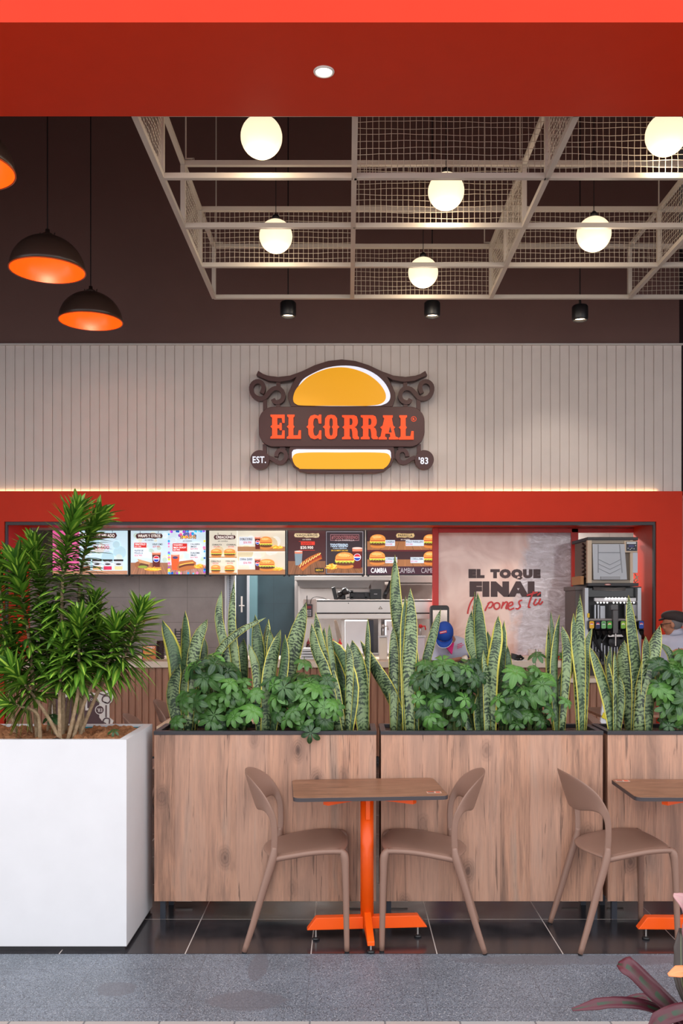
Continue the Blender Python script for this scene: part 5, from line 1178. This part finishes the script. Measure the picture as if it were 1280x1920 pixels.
snake('small low snake plant cluster at the left end of the third trough', [([(1150, B), (1139, 1310), (1121, 1250), (1106, 1213)], 19), ([(1150, B), (1142, 1260), (1144, 1213)], 9), ([(1153, B), (1155, 1270), (1152, 1221)], 9), ([(1150, B), (1144, 1285), (1133, 1225)], 10), ([(1156, B), (1162, 1310), (1160, 1266)], 14), ([(1153, B), (1147, 1345), (1147, 1320)], 16)])
snake('snake plant cluster before the drinks nozzles, one leaf mostly yellow', [([(1181, B), (1174, 1290), (1166, 1240), (1170, 1200)], 21), ([(1190, B), (1195, 1280), (1185, 1180), (1178, 1116)], 19), ([(1196, B), (1206, 1290), (1222, 1225), (1237, 1172)], 23), ([(1205, B), (1212, 1240), (1210, 1193)], 13), ([(1216, B), (1218, 1320), (1220, 1277)], 15), ([(1279, B), (1262, 1240), (1239, 1206)], 14)])

def compound(mb, uvl, c, up, r, size):
    cv = r.random(); n = r.choice((6, 7, 8)); u = up.normalized(); a = u.orthogonal().normalized(); b = u.cross(a); ph = r.uniform(0, 6)
    for k in range(n):
        th = ph + 6.283 * k / n; d = a * math.cos(th) + b * math.sin(th); L = size * r.uniform(.85, 1.1)
        drop = u * -r.uniform(.25, .5)
        pts = [c + d * L * s + drop * L * s * s + u * .12 * L * math.sin(s * 3.14) for s in (0, .14, .4, .66, .85, 1)]
        leaf_strip(mb, uvl, pts, L * .5, u, lambda t: (.08, .18, .78, 1, .8, .25)[min(5, int(t * 5 + .01))], .1, 0, .02, cv)
def scheff(label, blobs, n, seed, Zr=(4.86, 5.12), extra=()):
    r = random.Random(seed); bxs = [b[0] for b in blobs]; Zc = 4.98; X0 = PX(sum(bxs) / len(bxs), Zc)
    t = thing('umbrella_plant', label, 'potted plant', (X0, Zc, SOILZ - .01), group='umbrella plants in the troughs')
    mb = MB(); uvl = mb.bm.loops.layers.uv.new('UVMap'); st = MB()
    for k in range(n):
        cx, cy_, rx, ry = r.choices(blobs, [b[2] * b[3] for b in blobs])[0]
        while True:
            a, b = r.uniform(-1, 1), r.uniform(-1, 1)
            if a * a + b * b < 1: break
        Z = r.uniform(*Zr) - .10 * (1 - (a * a + b * b)) ** .5 * r.random()
        p = P(cx + a * rx, cy_ + b * ry, Z)
        if p.z < HP + .02: p.z = HP + .02 + r.random() * .03
        up = Vector((a * .5 + r.uniform(-.4, .4), -.75 + r.uniform(-.3, .3), .55 - b * .5 + r.uniform(-.3, .4)))
        compound(mb, uvl, p, up, r, r.uniform(.045, .078))
        base = Vector((X0 + (p.x - X0) * .45, Zc + r.uniform(-.03, .03), SOILZ + (p.z - SOILZ) * .35)); st.tube([base, base.lerp(p, .55) + Vector((0, .01, .01)), p], .0016, 5)
    for (x, y, Z, s_, n_) in extra:
        p = P(x, y, Z); compound(mb, uvl, p, Vector(n_), r, s_); st.tube(catmull([Vector((PX(x, 4.95) * .9 + X0 * .1, 4.95, SOILZ)), Vector((p.x, Z + .03, max(p.z, HP) + .0)), p], 3), .002, 5)
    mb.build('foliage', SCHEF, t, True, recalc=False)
    for k in range(3):
        x = X0 + r.uniform(-.12, .12); st.tube([(x, Zc, SOILZ - .01), (x + r.uniform(-.03, .03), Zc, SOILZ + .1), (x + r.uniform(-.08, .08), Zc, SOILZ + .2)], [.009, .006], 8)
    st.build('stem', GSTEM, t, True)
scheff('dark green umbrella plant filling the left half of the first trough', [(400, 1310, 62, 52), (398, 1262, 48, 30), (450, 1310, 50, 50)], 95, 1, extra=((330, 1352, 4.9, .05, (-.2, -.8, .5)), (525, 1300, 4.9, .055, (0, -.8, .5)), (508, 1275, 4.92, .06, (0, -.7, .7))))
scheff('umbrella plant spilling over the front rim of the first trough', [(575, 1320, 62, 44), (560, 1290, 50, 30), (610, 1320, 30, 34)], 85, 2, extra=((582, 1374, 4.79, .055, (0, -.9, .1)), (570, 1242, 4.95, .06, (.3, -.4, .9)), (480, 1300, 4.9, .055, (0, -.8, .6)), (612, 1275, 4.9, .055, (0, -.8, .6)), (628, 1330, 4.86, .06, (.2, -.8, .4)), (655, 1290, 4.95, .03, (.2, -.8, .4))))
scheff('umbrella plant below the worker in the blue cap', [(830, 1300, 58, 62), (810, 1268, 42, 34), (865, 1262, 34, 26)], 90, 3, extra=((797, 1245, 4.9, .06, (0, -.6, .8)), (868, 1262, 4.9, .062, (.1, -.7, .7))))
scheff('umbrella plant below the poster, right of the worker', [(1000, 1310, 50, 50), (985, 1275, 40, 24), (965, 1320, 32, 40)], 80, 4, extra=((1006, 1228, 4.98, .055, (-.2, -.5, .8)), (1062, 1315, 4.92, .045, (.4, -.7, .5)), (1005, 1268, 4.88, .062, (.1, -.8, .6)), (1055, 1230, 5.0, .03, (.4, -.7, .5))))
scheff('umbrella plant at the right edge, below the man in the flat cap', [(1262, 1305, 34, 60), (1285, 1280, 40, 70)], 90, 5, extra=((1234, 1245, 4.88, .062, (-.1, -.8, .6)), (1262, 1255, 4.88, .07, (.1, -.7, .6)), (1250, 1330, 4.86, .06, (0, -.8, .4)), (1275, 1226, 5.0, .045, (0, -.4, .9))))

# ---------------------------------------------------------------- dracaena
def dracaena(label, stems, seed):
    r = random.Random(seed); b0 = stems[0][0][0]; Zm = sum(s_[2] for s_ in stems) / len(stems)
    t = thing('striped_dracaena', label, 'potted plant', (PX(b0[0], Zm), Zm, .97), group='dracaenas in the white planter')
    mb = MB(); uvl = mb.bm.loops.layers.uv.new('UVMap')
    for pts, frac, Z, nl, LL in stems:
        n = len(pts); zt = Z + r.uniform(-.05, .05)
        ps = [P(x, y, Z + (zt - Z) * i / (n - 1)) for i, (x, y) in enumerate(pts)]
        ps[0].y = min(max(ps[0].y, 4.5), 4.9); ps[0].z = .98
        ps = catmull(ps, 8); N = len(ps)
        MB().tube(ps, [.0105, .0085, .007, .005], 9).build('stem', STEMB, t, True)
        nl = int(nl * 1.6); LL *= .9
        for k in range(nl):
            u = frac + (1 - frac) * (k / nl); i = min(N - 2, int(u * (N - 1))); f_ = u * (N - 1) - i
            p = ps[i].lerp(ps[i + 1], f_); d = (ps[i + 1] - ps[i]).normalized()
            th = k * 2.4 + r.uniform(-.4, .4); a = d.orthogonal().normalized(); b = d.cross(a); o = a * math.cos(th) + b * math.sin(th)
            q = k / nl; e = .15 + .95 * q ** 2.2 + r.uniform(-.15, .15)         # elevation grows to the tip
            if q < .35: e -= .35 * (1 - q / .35)
            dr = (o * math.cos(e) + d * math.sin(e)).normalized(); L = LL * r.uniform(.75, 1.1) * (.72 if q > .93 else 1); g = r.uniform(.22, .5) * (1 - .6 * q)
            lp = [p + dr * L * s + Vector((0, 0, -1)) * L * g * s * s for s in (0, .12, .35, .6, .82, 1)]
            nr = (dr.cross(o.cross(d)) if abs(dr.dot(d)) < .98 else o).normalized()
            nr = (d * math.cos(e) - o * math.sin(e)).normalized()
            leaf_strip(mb, uvl, lp, L * r.uniform(.19, .25), nr, lambda t: (.35, .6, 1, .92, .55, .02)[min(5, int(t * 5 + .01))], .18, 0, .02, r.random())
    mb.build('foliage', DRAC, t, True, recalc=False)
dracaena('tallest dracaena in the white planter, its tip rising over the red band', [([(118, 1378), (119, 1250), (116, 1120), (124, 1030), (145, 950)], .28, 4.62, 150, .19), ([(150, 1378), (150, 1220), (149, 1100), (165, 1010), (186, 965)], .3, 4.7, 115, .17)], 1)
dracaena('dracaena at the left of the white planter, half outside the photo', [([(70, 1378), (58, 1230), (44, 1130), (28, 1045)], .3, 4.6, 115, .19), ([(90, 1378), (96, 1250), (80, 1120), (62, 1015)], .28, 4.72, 125, .18), ([(30, 1378), (12, 1240), (2, 1120), (-12, 1050)], .28, 4.68, 115, .18)], 2)
dracaena('dracaena with slanting pale stems reaching right toward the snake plants', [([(145, 1378), (190, 1285), (236, 1225), (266, 1138)], .52, 4.6, 80, .185), ([(134, 1378), (165, 1300), (206, 1235), (218, 1165)], .5, 4.55, 75, .18), ([(155, 1378), (158, 1300), (190, 1220), (240, 1175)], .55, 4.75, 55, .16)], 3)
dracaena('low bushy dracaena in the middle of the white planter', [([(122, 1378), (134, 1290), (168, 1200), (178, 1120)], .35, 4.78, 70, .17), ([(112, 1378), (112, 1300), (118, 1240), (122, 1190)], .4, 4.5, 60, .17), ([(126, 1378), (146, 1300), (148, 1225), (148, 1158)], .42, 4.53, 85, .19), ([(105, 1378), (100, 1290), (98, 1220), (92, 1150)], .4, 4.65, 75, .175), ([(138, 1378), (140, 1280), (170, 1210), (186, 1180)], .5, 4.72, 50, .17)], 4)
dracaena('dracaena bending left out of the photo with pale lime lower leaves', [([(118, 1380), (84, 1335), (50, 1288), (18, 1250)], .5, 4.5, 46, .19), ([(76, 1372), (70, 1340), (40, 1325), (12, 1318)], .5, 4.52, 22, .15), ([(60, 1376), (50, 1300), (30, 1240), (20, 1190)], .42, 4.75, 60, .17)], 5)
for x, y, lb in ((213, 1371, 'small seedling in the mulch near the right side of the white planter'), (97, 1345, 'small round-leaved seedling at the foot of the dracaenas')):
    Z = 4.55 if x > 150 else 4.62; b = P(x, y, Z); b.z = .99; t = thing('seedling', lb, 'seedling', b); r = random.Random(x)
    mb = MB(); uvl = mb.bm.loops.layers.uv.new('UVMap'); c_ = P(x, y, Z); compound(mb, uvl, c_, Vector((0, -.6, .8)), r, .03 if x > 150 else .05); mb.build('leaves', SCHEF, t, True, recalc=False)
    MB().tube([b, c_], .0016, 5).build('stem', GSTEM, t)

# ---------------------------------------------------------------- bromeliad in the near right corner
bt = thing('bromeliad', 'maroon and green bromeliad in the bottom right corner, close to the camera', 'potted plant', (1.13, 2.85, .25))
cen = Vector((1.13, 2.85, .30))
def brom(pts, w, m=BROM, name='leaf'):
    ps = [cen] + [P(x, y, Z) for x, y, Z in pts]; mb = MB(); uvl = mb.bm.loops.layers.uv.new('UVMap')
    leaf_strip(mb, uvl, catmull(ps, 5), w, Vector((.1, -.75, .65)), lambda t: (.75 + .25 * math.sin(t * 3.14)) if t < .8 else max(.25, 1 - (t - .8) / .2 * .75), .28)
    mb.build(name, m, bt, True, solid=.003, recalc=False)
brom([(1230, 1893, 2.8), (1150, 1880, 2.72), (1072, 1893, 2.66)], .034)
brom([(1255, 1888, 2.8), (1212, 1848, 2.78), (1178, 1815, 2.76), (1158, 1808, 2.78)], .062)
brom([(1240, 1900, 2.95), (1205, 1868, 3.0), (1146, 1886, 3.04)], .02)
brom([(1282, 1860, 2.8), (1276, 1800, 2.82), (1276, 1740, 2.84)], .05, m_leaf('dark_bromeliad_leaf', (40, 40, 36), (64, 52, 48)))
brom([(1290, 1760, 2.85), (1282, 1700, 2.8), (1262, 1678, 2.78)], .05, m_leaf('pink_bromeliad_leaf', (150, 92, 110), (196, 150, 150)))
brom([(1300, 1840, 2.75), (1280, 1822, 2.7), (1252, 1828, 2.68)], .035, m_leaf('orange_bromeliad_leaf', (226, 120, 70), (240, 150, 96)))
brom([(1300, 1900, 2.75), (1250, 1905, 2.7), (1215, 1930, 2.7)], .05)
pot = thing('plant_pot', 'dark pot of the bromeliad just below the photo corner', 'pot', (1.13, 2.85, 0))
MB().lathe([(0, 0), (.1, 0), (.14, .26), (.15, .262), (.15, .285), (.135, .285), (.13, .25), (0, .25)], (1.13, 2.85, 0), 28).build('pot_body', DARK, pot, True)

# ---------------------------------------------------------------- people
SKIN = mat('brown_skin', (176, 118, 90), .55)
SHIRT = mat('pale_grey_blue_shirt', (186, 186, 204), .8)
TROU = mat('dark_trousers', (44, 48, 66), .8)
def tube_path(mb, pts, rads, n=12): mb.tube(catmull(pts, 4), rads, n)
def frame(fwd, up):                                 # head frame: x right, y forward, z up
    f = Vector(fwd).normalized(); u = Vector(up); u = (u - f * u.dot(f)).normalized(); r = f.cross(u)
    return Matrix((r, f, u)).transposed().to_4x4()
def head_into(mb, c, R):
    T = Matrix.Translation(c) @ R
    def e(p, r): mb.ball(T @ Vector(p), r, 16, 12, R)
    e((0, 0, .02), (.075, .092, .098)); e((0, .026, -.05), (.058, .062, .066)); e((0, .055, -.09), (.028, .026, .022))
    e((0, .096, -.012), (.012, .018, .026)); e((0, .092, .012), (.05, .012, .012)); e((0, .082, -.055), (.024, .014, .008))
    for s in (-1, 1): e((s * .078, -.008, -.012), (.012, .02, .032)); e((s * .03, .082, -.03), (.02, .014, .018))
def hand_into(mb, wrist, d, palm_n, s=1, curl=.8):
    d = Vector(d).normalized(); n = Vector(palm_n).normalized(); side = d.cross(n).normalized() * s
    mb.tube([wrist, wrist + d * .03, wrist + d * .085], [.024, .034, .036], 10, True, .5, n)
    for i, (o, L) in enumerate(((-.028, .07), (-.01, .08), (.01, .075), (.027, .058))):
        b = wrist + d * .085 + side * o; p = [b, b + d * L * .45 + n * L * .12 * curl, b + d * L * .75 + n * L * .42 * curl, b + d * L * .85 + n * L * .8 * curl]
        mb.tube(catmull(p, 3), [.0095, .009, .0075], 8)
    b = wrist + d * .03 - side * .03; mb.tube(catmull([b, b + d * .02 - side * .025, b + d * .05 - side * .03 + n * .02], 3), [.013, .01, .008], 8)
def person(label, loc, J, fwd, up, sleeve=.55, group=None):
    """J: joints in world space; one continuous body under the clothes"""
    t = thing('person', label, 'person', loc)
    R = frame(fwd, up); b = MB(); V = lambda k: Vector(J[k])
    head_into(b, V('head'), R); tube_path(b, [V('neck') - Vector((0, 0, .05)), V('neck'), V('head') + R @ Vector((0, -.02, -.02))], [.062, .056, .058])
    tube_path(b, [V('hip'), V('waist'), V('chest'), V('neck') - Vector((0, 0, .03))], [.14, .125, .15, .075], 16)
    for s in ('L', 'R'):
        tube_path(b, [V('chest').lerp(V('sh' + s), .5), V('sh' + s), V('el' + s), V('wr' + s)], [.05, .05, .04, .024])
        hand_into(b, V('wr' + s), V('hd' + s) - V('wr' + s), J['pn'], 1 if s == 'L' else -1)
        tube_path(b, [V('hip').lerp(V('th' + s), .5), V('th' + s), V('kn' + s), V('an' + s), V('an' + s) - Vector((0, 0, .03))], [.08, .088, .056, .038, .038])
    body = b.build('body', SKIN, t, True, remesh=.009)
    c = MB(); ax = (V('shR') - V('shL')).normalized()
    for k in range(9):
        u = k / 8; p = V('hip').lerp(V('waist'), u * 2) if u < .5 else V('waist').lerp(V('chest'), u * 2 - 1)
        c.ball(p, (.185 + .01 * u, .125 + .015 * u, .11), 16, 10, frame(ax.cross(Vector((0, 0, 1))), (0, 0, 1)))
    c.tube([V('shL'), V('chest').lerp(V('neck'), .55), V('shR')], [.07, .095, .07], 14); c.ball(V('shL'), .073); c.ball(V('shR'), .073)
    c.ball(V('chest').lerp(V('neck'), .3), (.19, .13, .13), 16, 10, frame(ax.cross(Vector((0, 0, 1))), (0, 0, 1)))
    for s in ('L', 'R'):
        q = V('sh' + s).lerp(V('el' + s), sleeve if sleeve <= 1 else 1); pts = [V('sh' + s), V('sh' + s).lerp(V('el' + s), .5 * min(1, sleeve)), q]
        if sleeve > 1: pts.append(V('el' + s).lerp(V('wr' + s), sleeve - 1))
        tube_path(c, pts, [.07, .063, .056])
    c.build('shirt', SHIRT, t, True, remesh=.014)
    tr = MB(); tr.ball(V('hip'), (.175, .13, .13))
    for s in ('L', 'R'): tube_path(tr, [V('hip').lerp(V('th' + s), .6), V('th' + s), V('kn' + s), V('an' + s)], [.1, .1, .075, .06])
    tr.build('trousers', TROU, t, True, remesh=.016)
    for s in ('L', 'R'):
        a = V('an' + s); m = MB(); f = Vector((fwd[0], fwd[1], 0)).normalized(); m.ball(a + f * .05 - Vector((0, 0, a.z - .04)), (.045, .13, .04), 14, 8, frame(f, (0, 0, 1))); m.ball(a - Vector((0, 0, a.z - .05)), (.045, .06, .05)); m.build('shoe', BLACK, t, True, remesh=.01)
    return t, R
def collar(t, c, R, r=.075, m=SHIRT):
    T = Matrix.Translation(c) @ R; mb = MB(); mb.lathe([(r * .92, -.03), (r, -.028), (r * .95, .028), (r * .86, .026)], (0, 0, 0), 24, T); mb.build('collar', m, t, True)

# worker, bowed over the bag, facing the camera
hx, hz = PX(833, 9.05), PZ(1189, 9.05)
neck = (PX(846, 9.2), 9.2, PZ(1204, 9.2))
J = dict(head=(hx, 9.05, hz), neck=neck, chest=(PX(847, 9.27), 9.27, 1.20), waist=(PX(850, 9.36), 9.38, 1.05), hip=(PX(852, 9.4), 9.42, .92),
         shL=(PX(815, 9.22), 9.22, PZ(1214, 9.22)), elL=(PX(812, 9.1), 9.1, PZ(1256, 9.1)), wrL=(PX(846, 8.98), 8.96, PZ(1256, 8.98)), hdL=(PX(862, 8.95), 8.9, PZ(1254, 8.95)),
         shR=(PX(880, 9.25), 9.25, PZ(1212, 9.25)), elR=(PX(896, 9.12), 9.12, PZ(1238, 9.12)), wrR=(PX(871, 8.96), 8.95, PZ(1238, 8.96)), hdR=(PX(857, 8.93), 8.92, PZ(1243, 8.93)), pn=(0, -.3, -1),
         thL=(PX(852, 9.4) - .1, 9.42, .86), knL=(PX(852, 9.4) - .11, 9.38, .48), anL=(PX(852, 9.4) - .12, 9.42, .09), thR=(PX(852, 9.4) + .1, 9.42, .86), knR=(PX(852, 9.4) + .11, 9.38, .48), anR=(PX(852, 9.4) + .12, 9.44, .09))
t, R = person('person in grey-blue shirt and blue cap bowing over a black bag before the counter', (J['hip'][0], 9.42, 0), J, (-.12, -.62, -.78), (-.1, -.75, .62), .75)
hc = Vector(J['head']); T = Matrix.Translation(hc) @ R
BLUE = mat('blue_cap', (26, 74, 168), .7)
pr = [(math.cos(a) * 1.0, math.sin(a)) for a in [i / 10 * math.pi / 2 for i in range(11)]]; pr[-1] = (0, 1)
cp = MB().lathe([(1.0, -.25)] + pr, (0, 0, 0), 28, T @ Matrix.Translation((0, -.004, .034)) @ Matrix.Diagonal((.086, .104, .098, 1))).build('cap', BLUE, t, True, solid=.004)
mb = MB(); V = []
for i in range(13):
    a = math.radians(-70 + 140 * i / 12); inn = Vector((math.sin(a) * .084, math.cos(a) * .1, .012)); out = Vector((math.sin(a) * .086, math.cos(a) * .1 + .07 * math.cos(a) ** .6, .004 - .012 * abs(math.sin(a))))
    V.append([mb.bm.verts.new(T @ q) for q in (inn, inn.lerp(out, .5) + Vector((0, 0, .006)), out)])
for p, q in zip(V, V[1:]):
    for k in (0, 1): mb.face([p[k], q[k], q[k + 1], p[k + 1]])
mb.build('visor', BLUE, cp, True, solid=.004)
mb = MB()
for p, q in zip(V, V[1:]): pass
mb.bm.free(); mb = MB(); mb.tube([T @ Vector((math.sin(math.radians(a)) * .087, math.cos(math.radians(a)) * .1 + .071 * math.cos(math.radians(a)) ** .6, .004 - .012 * abs(math.sin(math.radians(a))))) for a in range(-70, 71, 10)], .003, 6); mb.build('white_piping', mat('piping_white', (226, 228, 236), .6), cp)
mb = MB(); mb.box(-.04, .03, -.012, .012, -.002, .004, T @ Matrix.Translation((.012, .062, .112)) @ Matrix.Rotation(-.62, 4, 'X') @ Matrix.Rotation(.25, 4, 'Z')); mb.build('cap_patch', mat('patch_red', (206, 52, 72), .6), cp)
mb = MB(); mb.box(-.034, .024, -.003, .003, .003, .006, T @ Matrix.Translation((.012, .062, .112)) @ Matrix.Rotation(-.62, 4, 'X') @ Matrix.Rotation(.25, 4, 'Z')); mb.build('patch_stripe', mat('patch_white', (236, 230, 236), .6), cp)
hair = MB().ball(T @ Vector((0, -.03, -.0)), (.08, .08, .07), 18, 12, R).build('hair', mat('dark_hair', (40, 34, 32), .8), t, True)
mb = MB(); a, b, c_ = P(831, 1208, 9.06), P(851, 1205, 9.06), P(846, 1227, 9.09)
mb.prism([(a.x, a.z), (b.x, b.z), (c_.x, c_.z)], 9.04, 9.12); mb.build('pink_undershirt', mat('pink_undershirt', (222, 40, 120), .8), t, bevel=.005)
mb = MB(); mb.tube([P(870, 1231, 8.93), P(874, 1240, 8.95)], .028, 14); mb.build('watch', mat('pale_watch', (226, 214, 196), .4), t, True)
mb = MB(); 
for k, (y, w) in enumerate(((1207, 9), (1210, 12), (1213.5, 9))): mb.bar(P(857 , y + 2, 9.085), P(857 + w, y - 1, 9.085), .008)
mb.build('shirt_embroidery', mat('embroidery_pink', (206, 60, 110), .7), t)
bagm = MB(); r = random.Random(2)
for k in range(9): bagm.ball(P(874 + r.uniform(-20, 20), 1256 + r.uniform(-6, 8), 8.86), (.07, .07, .05 + r.random() * .02), 12, 8)
bagm.tube(catmull([P(852, 1256, 8.86), P(862, 1243, 8.88), P(884, 1243, 8.88), P(899, 1254, 8.86)], 4), .028, 8)
bag = bagm.build('bag', mat('black_bag_cloth', (32, 30, 34), .8), None, True, remesh=.012); tag(bag, 'black cloth bag held in the hands of the worker with the blue cap', 'bag')

# man in the flat cap, seen from behind
cx = 1266; Zm_ = 9.3
J = dict(head=(PX(1259, Zm_), Zm_ - .02, PZ(1170, Zm_)), neck=(PX(1265, Zm_), Zm_, PZ(1188, Zm_)), chest=(PX(1270, Zm_), Zm_, 1.2), waist=(PX(1270, Zm_), Zm_, 1.05), hip=(PX(1270, Zm_), Zm_, .9),
         shL=(PX(1249, Zm_) - .02, Zm_ + .02, 1.29), elL=(PX(1246, Zm_) - .03, Zm_ + .05, 1.03), wrL=(PX(1246, Zm_), Zm_ + .2, .86), hdL=(PX(1246, Zm_), Zm_ + .28, .8),
         shR=(PX(1292, Zm_), Zm_ - .06, 1.29), elR=(PX(1300, Zm_), Zm_ - .05, 1.03), wrR=(PX(1296, Zm_), Zm_ + .1, .86), hdR=(PX(1294, Zm_), Zm_ + .18, .8), pn=(0, .3, -1),
         thL=(PX(1270, Zm_) - .09, Zm_, .84), knL=(PX(1270, Zm_) - .1, Zm_ + .02, .47), anL=(PX(1270, Zm_) - .1, Zm_, .09), thR=(PX(1270, Zm_) + .09, Zm_, .84), knR=(PX(1270, Zm_) + .1, Zm_ + .02, .47), anR=(PX(1270, Zm_) + .1, Zm_, .09))
t, R = person('person in dark flat cap and pale shirt standing by the red wall, seen from behind', (J['hip'][0], Zm_, 0), J, (-.86, .42, -.12), (0, 0, 1), .9)
T = Matrix.Translation(Vector(J['head'])) @ R
collar(t, Vector(J['neck']) + Vector((0, -.005, .012)), frame((-.86, .42, -.2), (-.1, .1, 1)), .078)
MB().ball(T @ Vector((0, -.022, .012)), (.079, .078, .083), 20, 14, R).build('hair', mat('grey_hair', (112, 108, 110), .9), t, True)
CAPM = mat('dark_flat_cap', (56, 46, 46), .85)
cp = MB(); cp.ball(T @ Vector((0, -.022, .078)), (.098, .125, .06), 24, 12, R @ Matrix.Rotation(.16, 4, 'X')); cp.ball(T @ Vector((0, -.055, .06)), (.09, .09, .062), 24, 12, R @ Matrix.Rotation(.2, 4, 'X')); cp.ball(T @ Vector((0, .085, .062)), (.066, .05, .012), 20, 8, R @ Matrix.Rotation(-.2, 4, 'X'))
cp.build('flat_cap', CAPM, t, True, remesh=.006)
mb = MB()
for s_ in (-1, 1):
    mb.tube([T @ Vector((s_ * .078, -.01, .012)), T @ Vector((s_ * .07, .1, .01))], .0032, 6)
    mb.tube([T @ Vector((s_ * .038 + .028 * math.cos(a), .108, -.004 + .02 * math.sin(a))) for a in [k / 12 * 6.2832 for k in range(13)]], .003, 6)
mb.build('glasses', BLACK, t)
# small things glimpsed between the leaves
b_ = MB(); b_.cbox((PX(931, 8.2), 8.2, PZ(1296, 8.2)), (.05, .05, .14)); o = b_.build('drink_carton', mat('blue_carton', (36, 82, 190), .4), None, bevel=.006); tag(o, 'small blue carton glimpsed between leaves right of the black bag', 'carton')
zt_ = o.location.z
st_ = thing('side_stool', 'dark stool top hidden behind leaves under the blue carton', 'stool', (PX(931, 8.2), 8.2, 0)); MB().lathe([(0, 0), (.16, 0), (.16, .02), (0, .02)], (PX(931, 8.2), 8.2, zt_ - .02), 24).build('seat', DARK, st_, True)
MB().tube([(PX(931, 8.2), 8.2, .0), (PX(931, 8.2), 8.2, zt_ - .02)], .03, 12).build('post', DARK, st_, True)
t = thing('floor_sign', 'white and yellow folding sign glimpsed under the drinks dispenser', 'sign', (PX(1134, 7.6), 7.6, 0))
mb = MB(); mb.prism([(PX(x, 7.6), z) for x, z in ((1108, 0), (1138, 0), (1141, .95), (1132, .95))], 7.6, 7.63); mb.build('front_board', mat('sign_white', (220, 222, 228), .5), t)
mb = MB(); mb.prism([(PX(1127, 7.6), PZ(1345, 7.6)), (PX(1137, 7.6), PZ(1350, 7.6)), (PX(1136, 7.6), PZ(1342, 7.6)), (PX(1131, 7.6), PZ(1335, 7.6))][::1], 7.592, 7.6); mb.build('yellow_print', mat('sign_yellow', (224, 206, 40), .5), t)
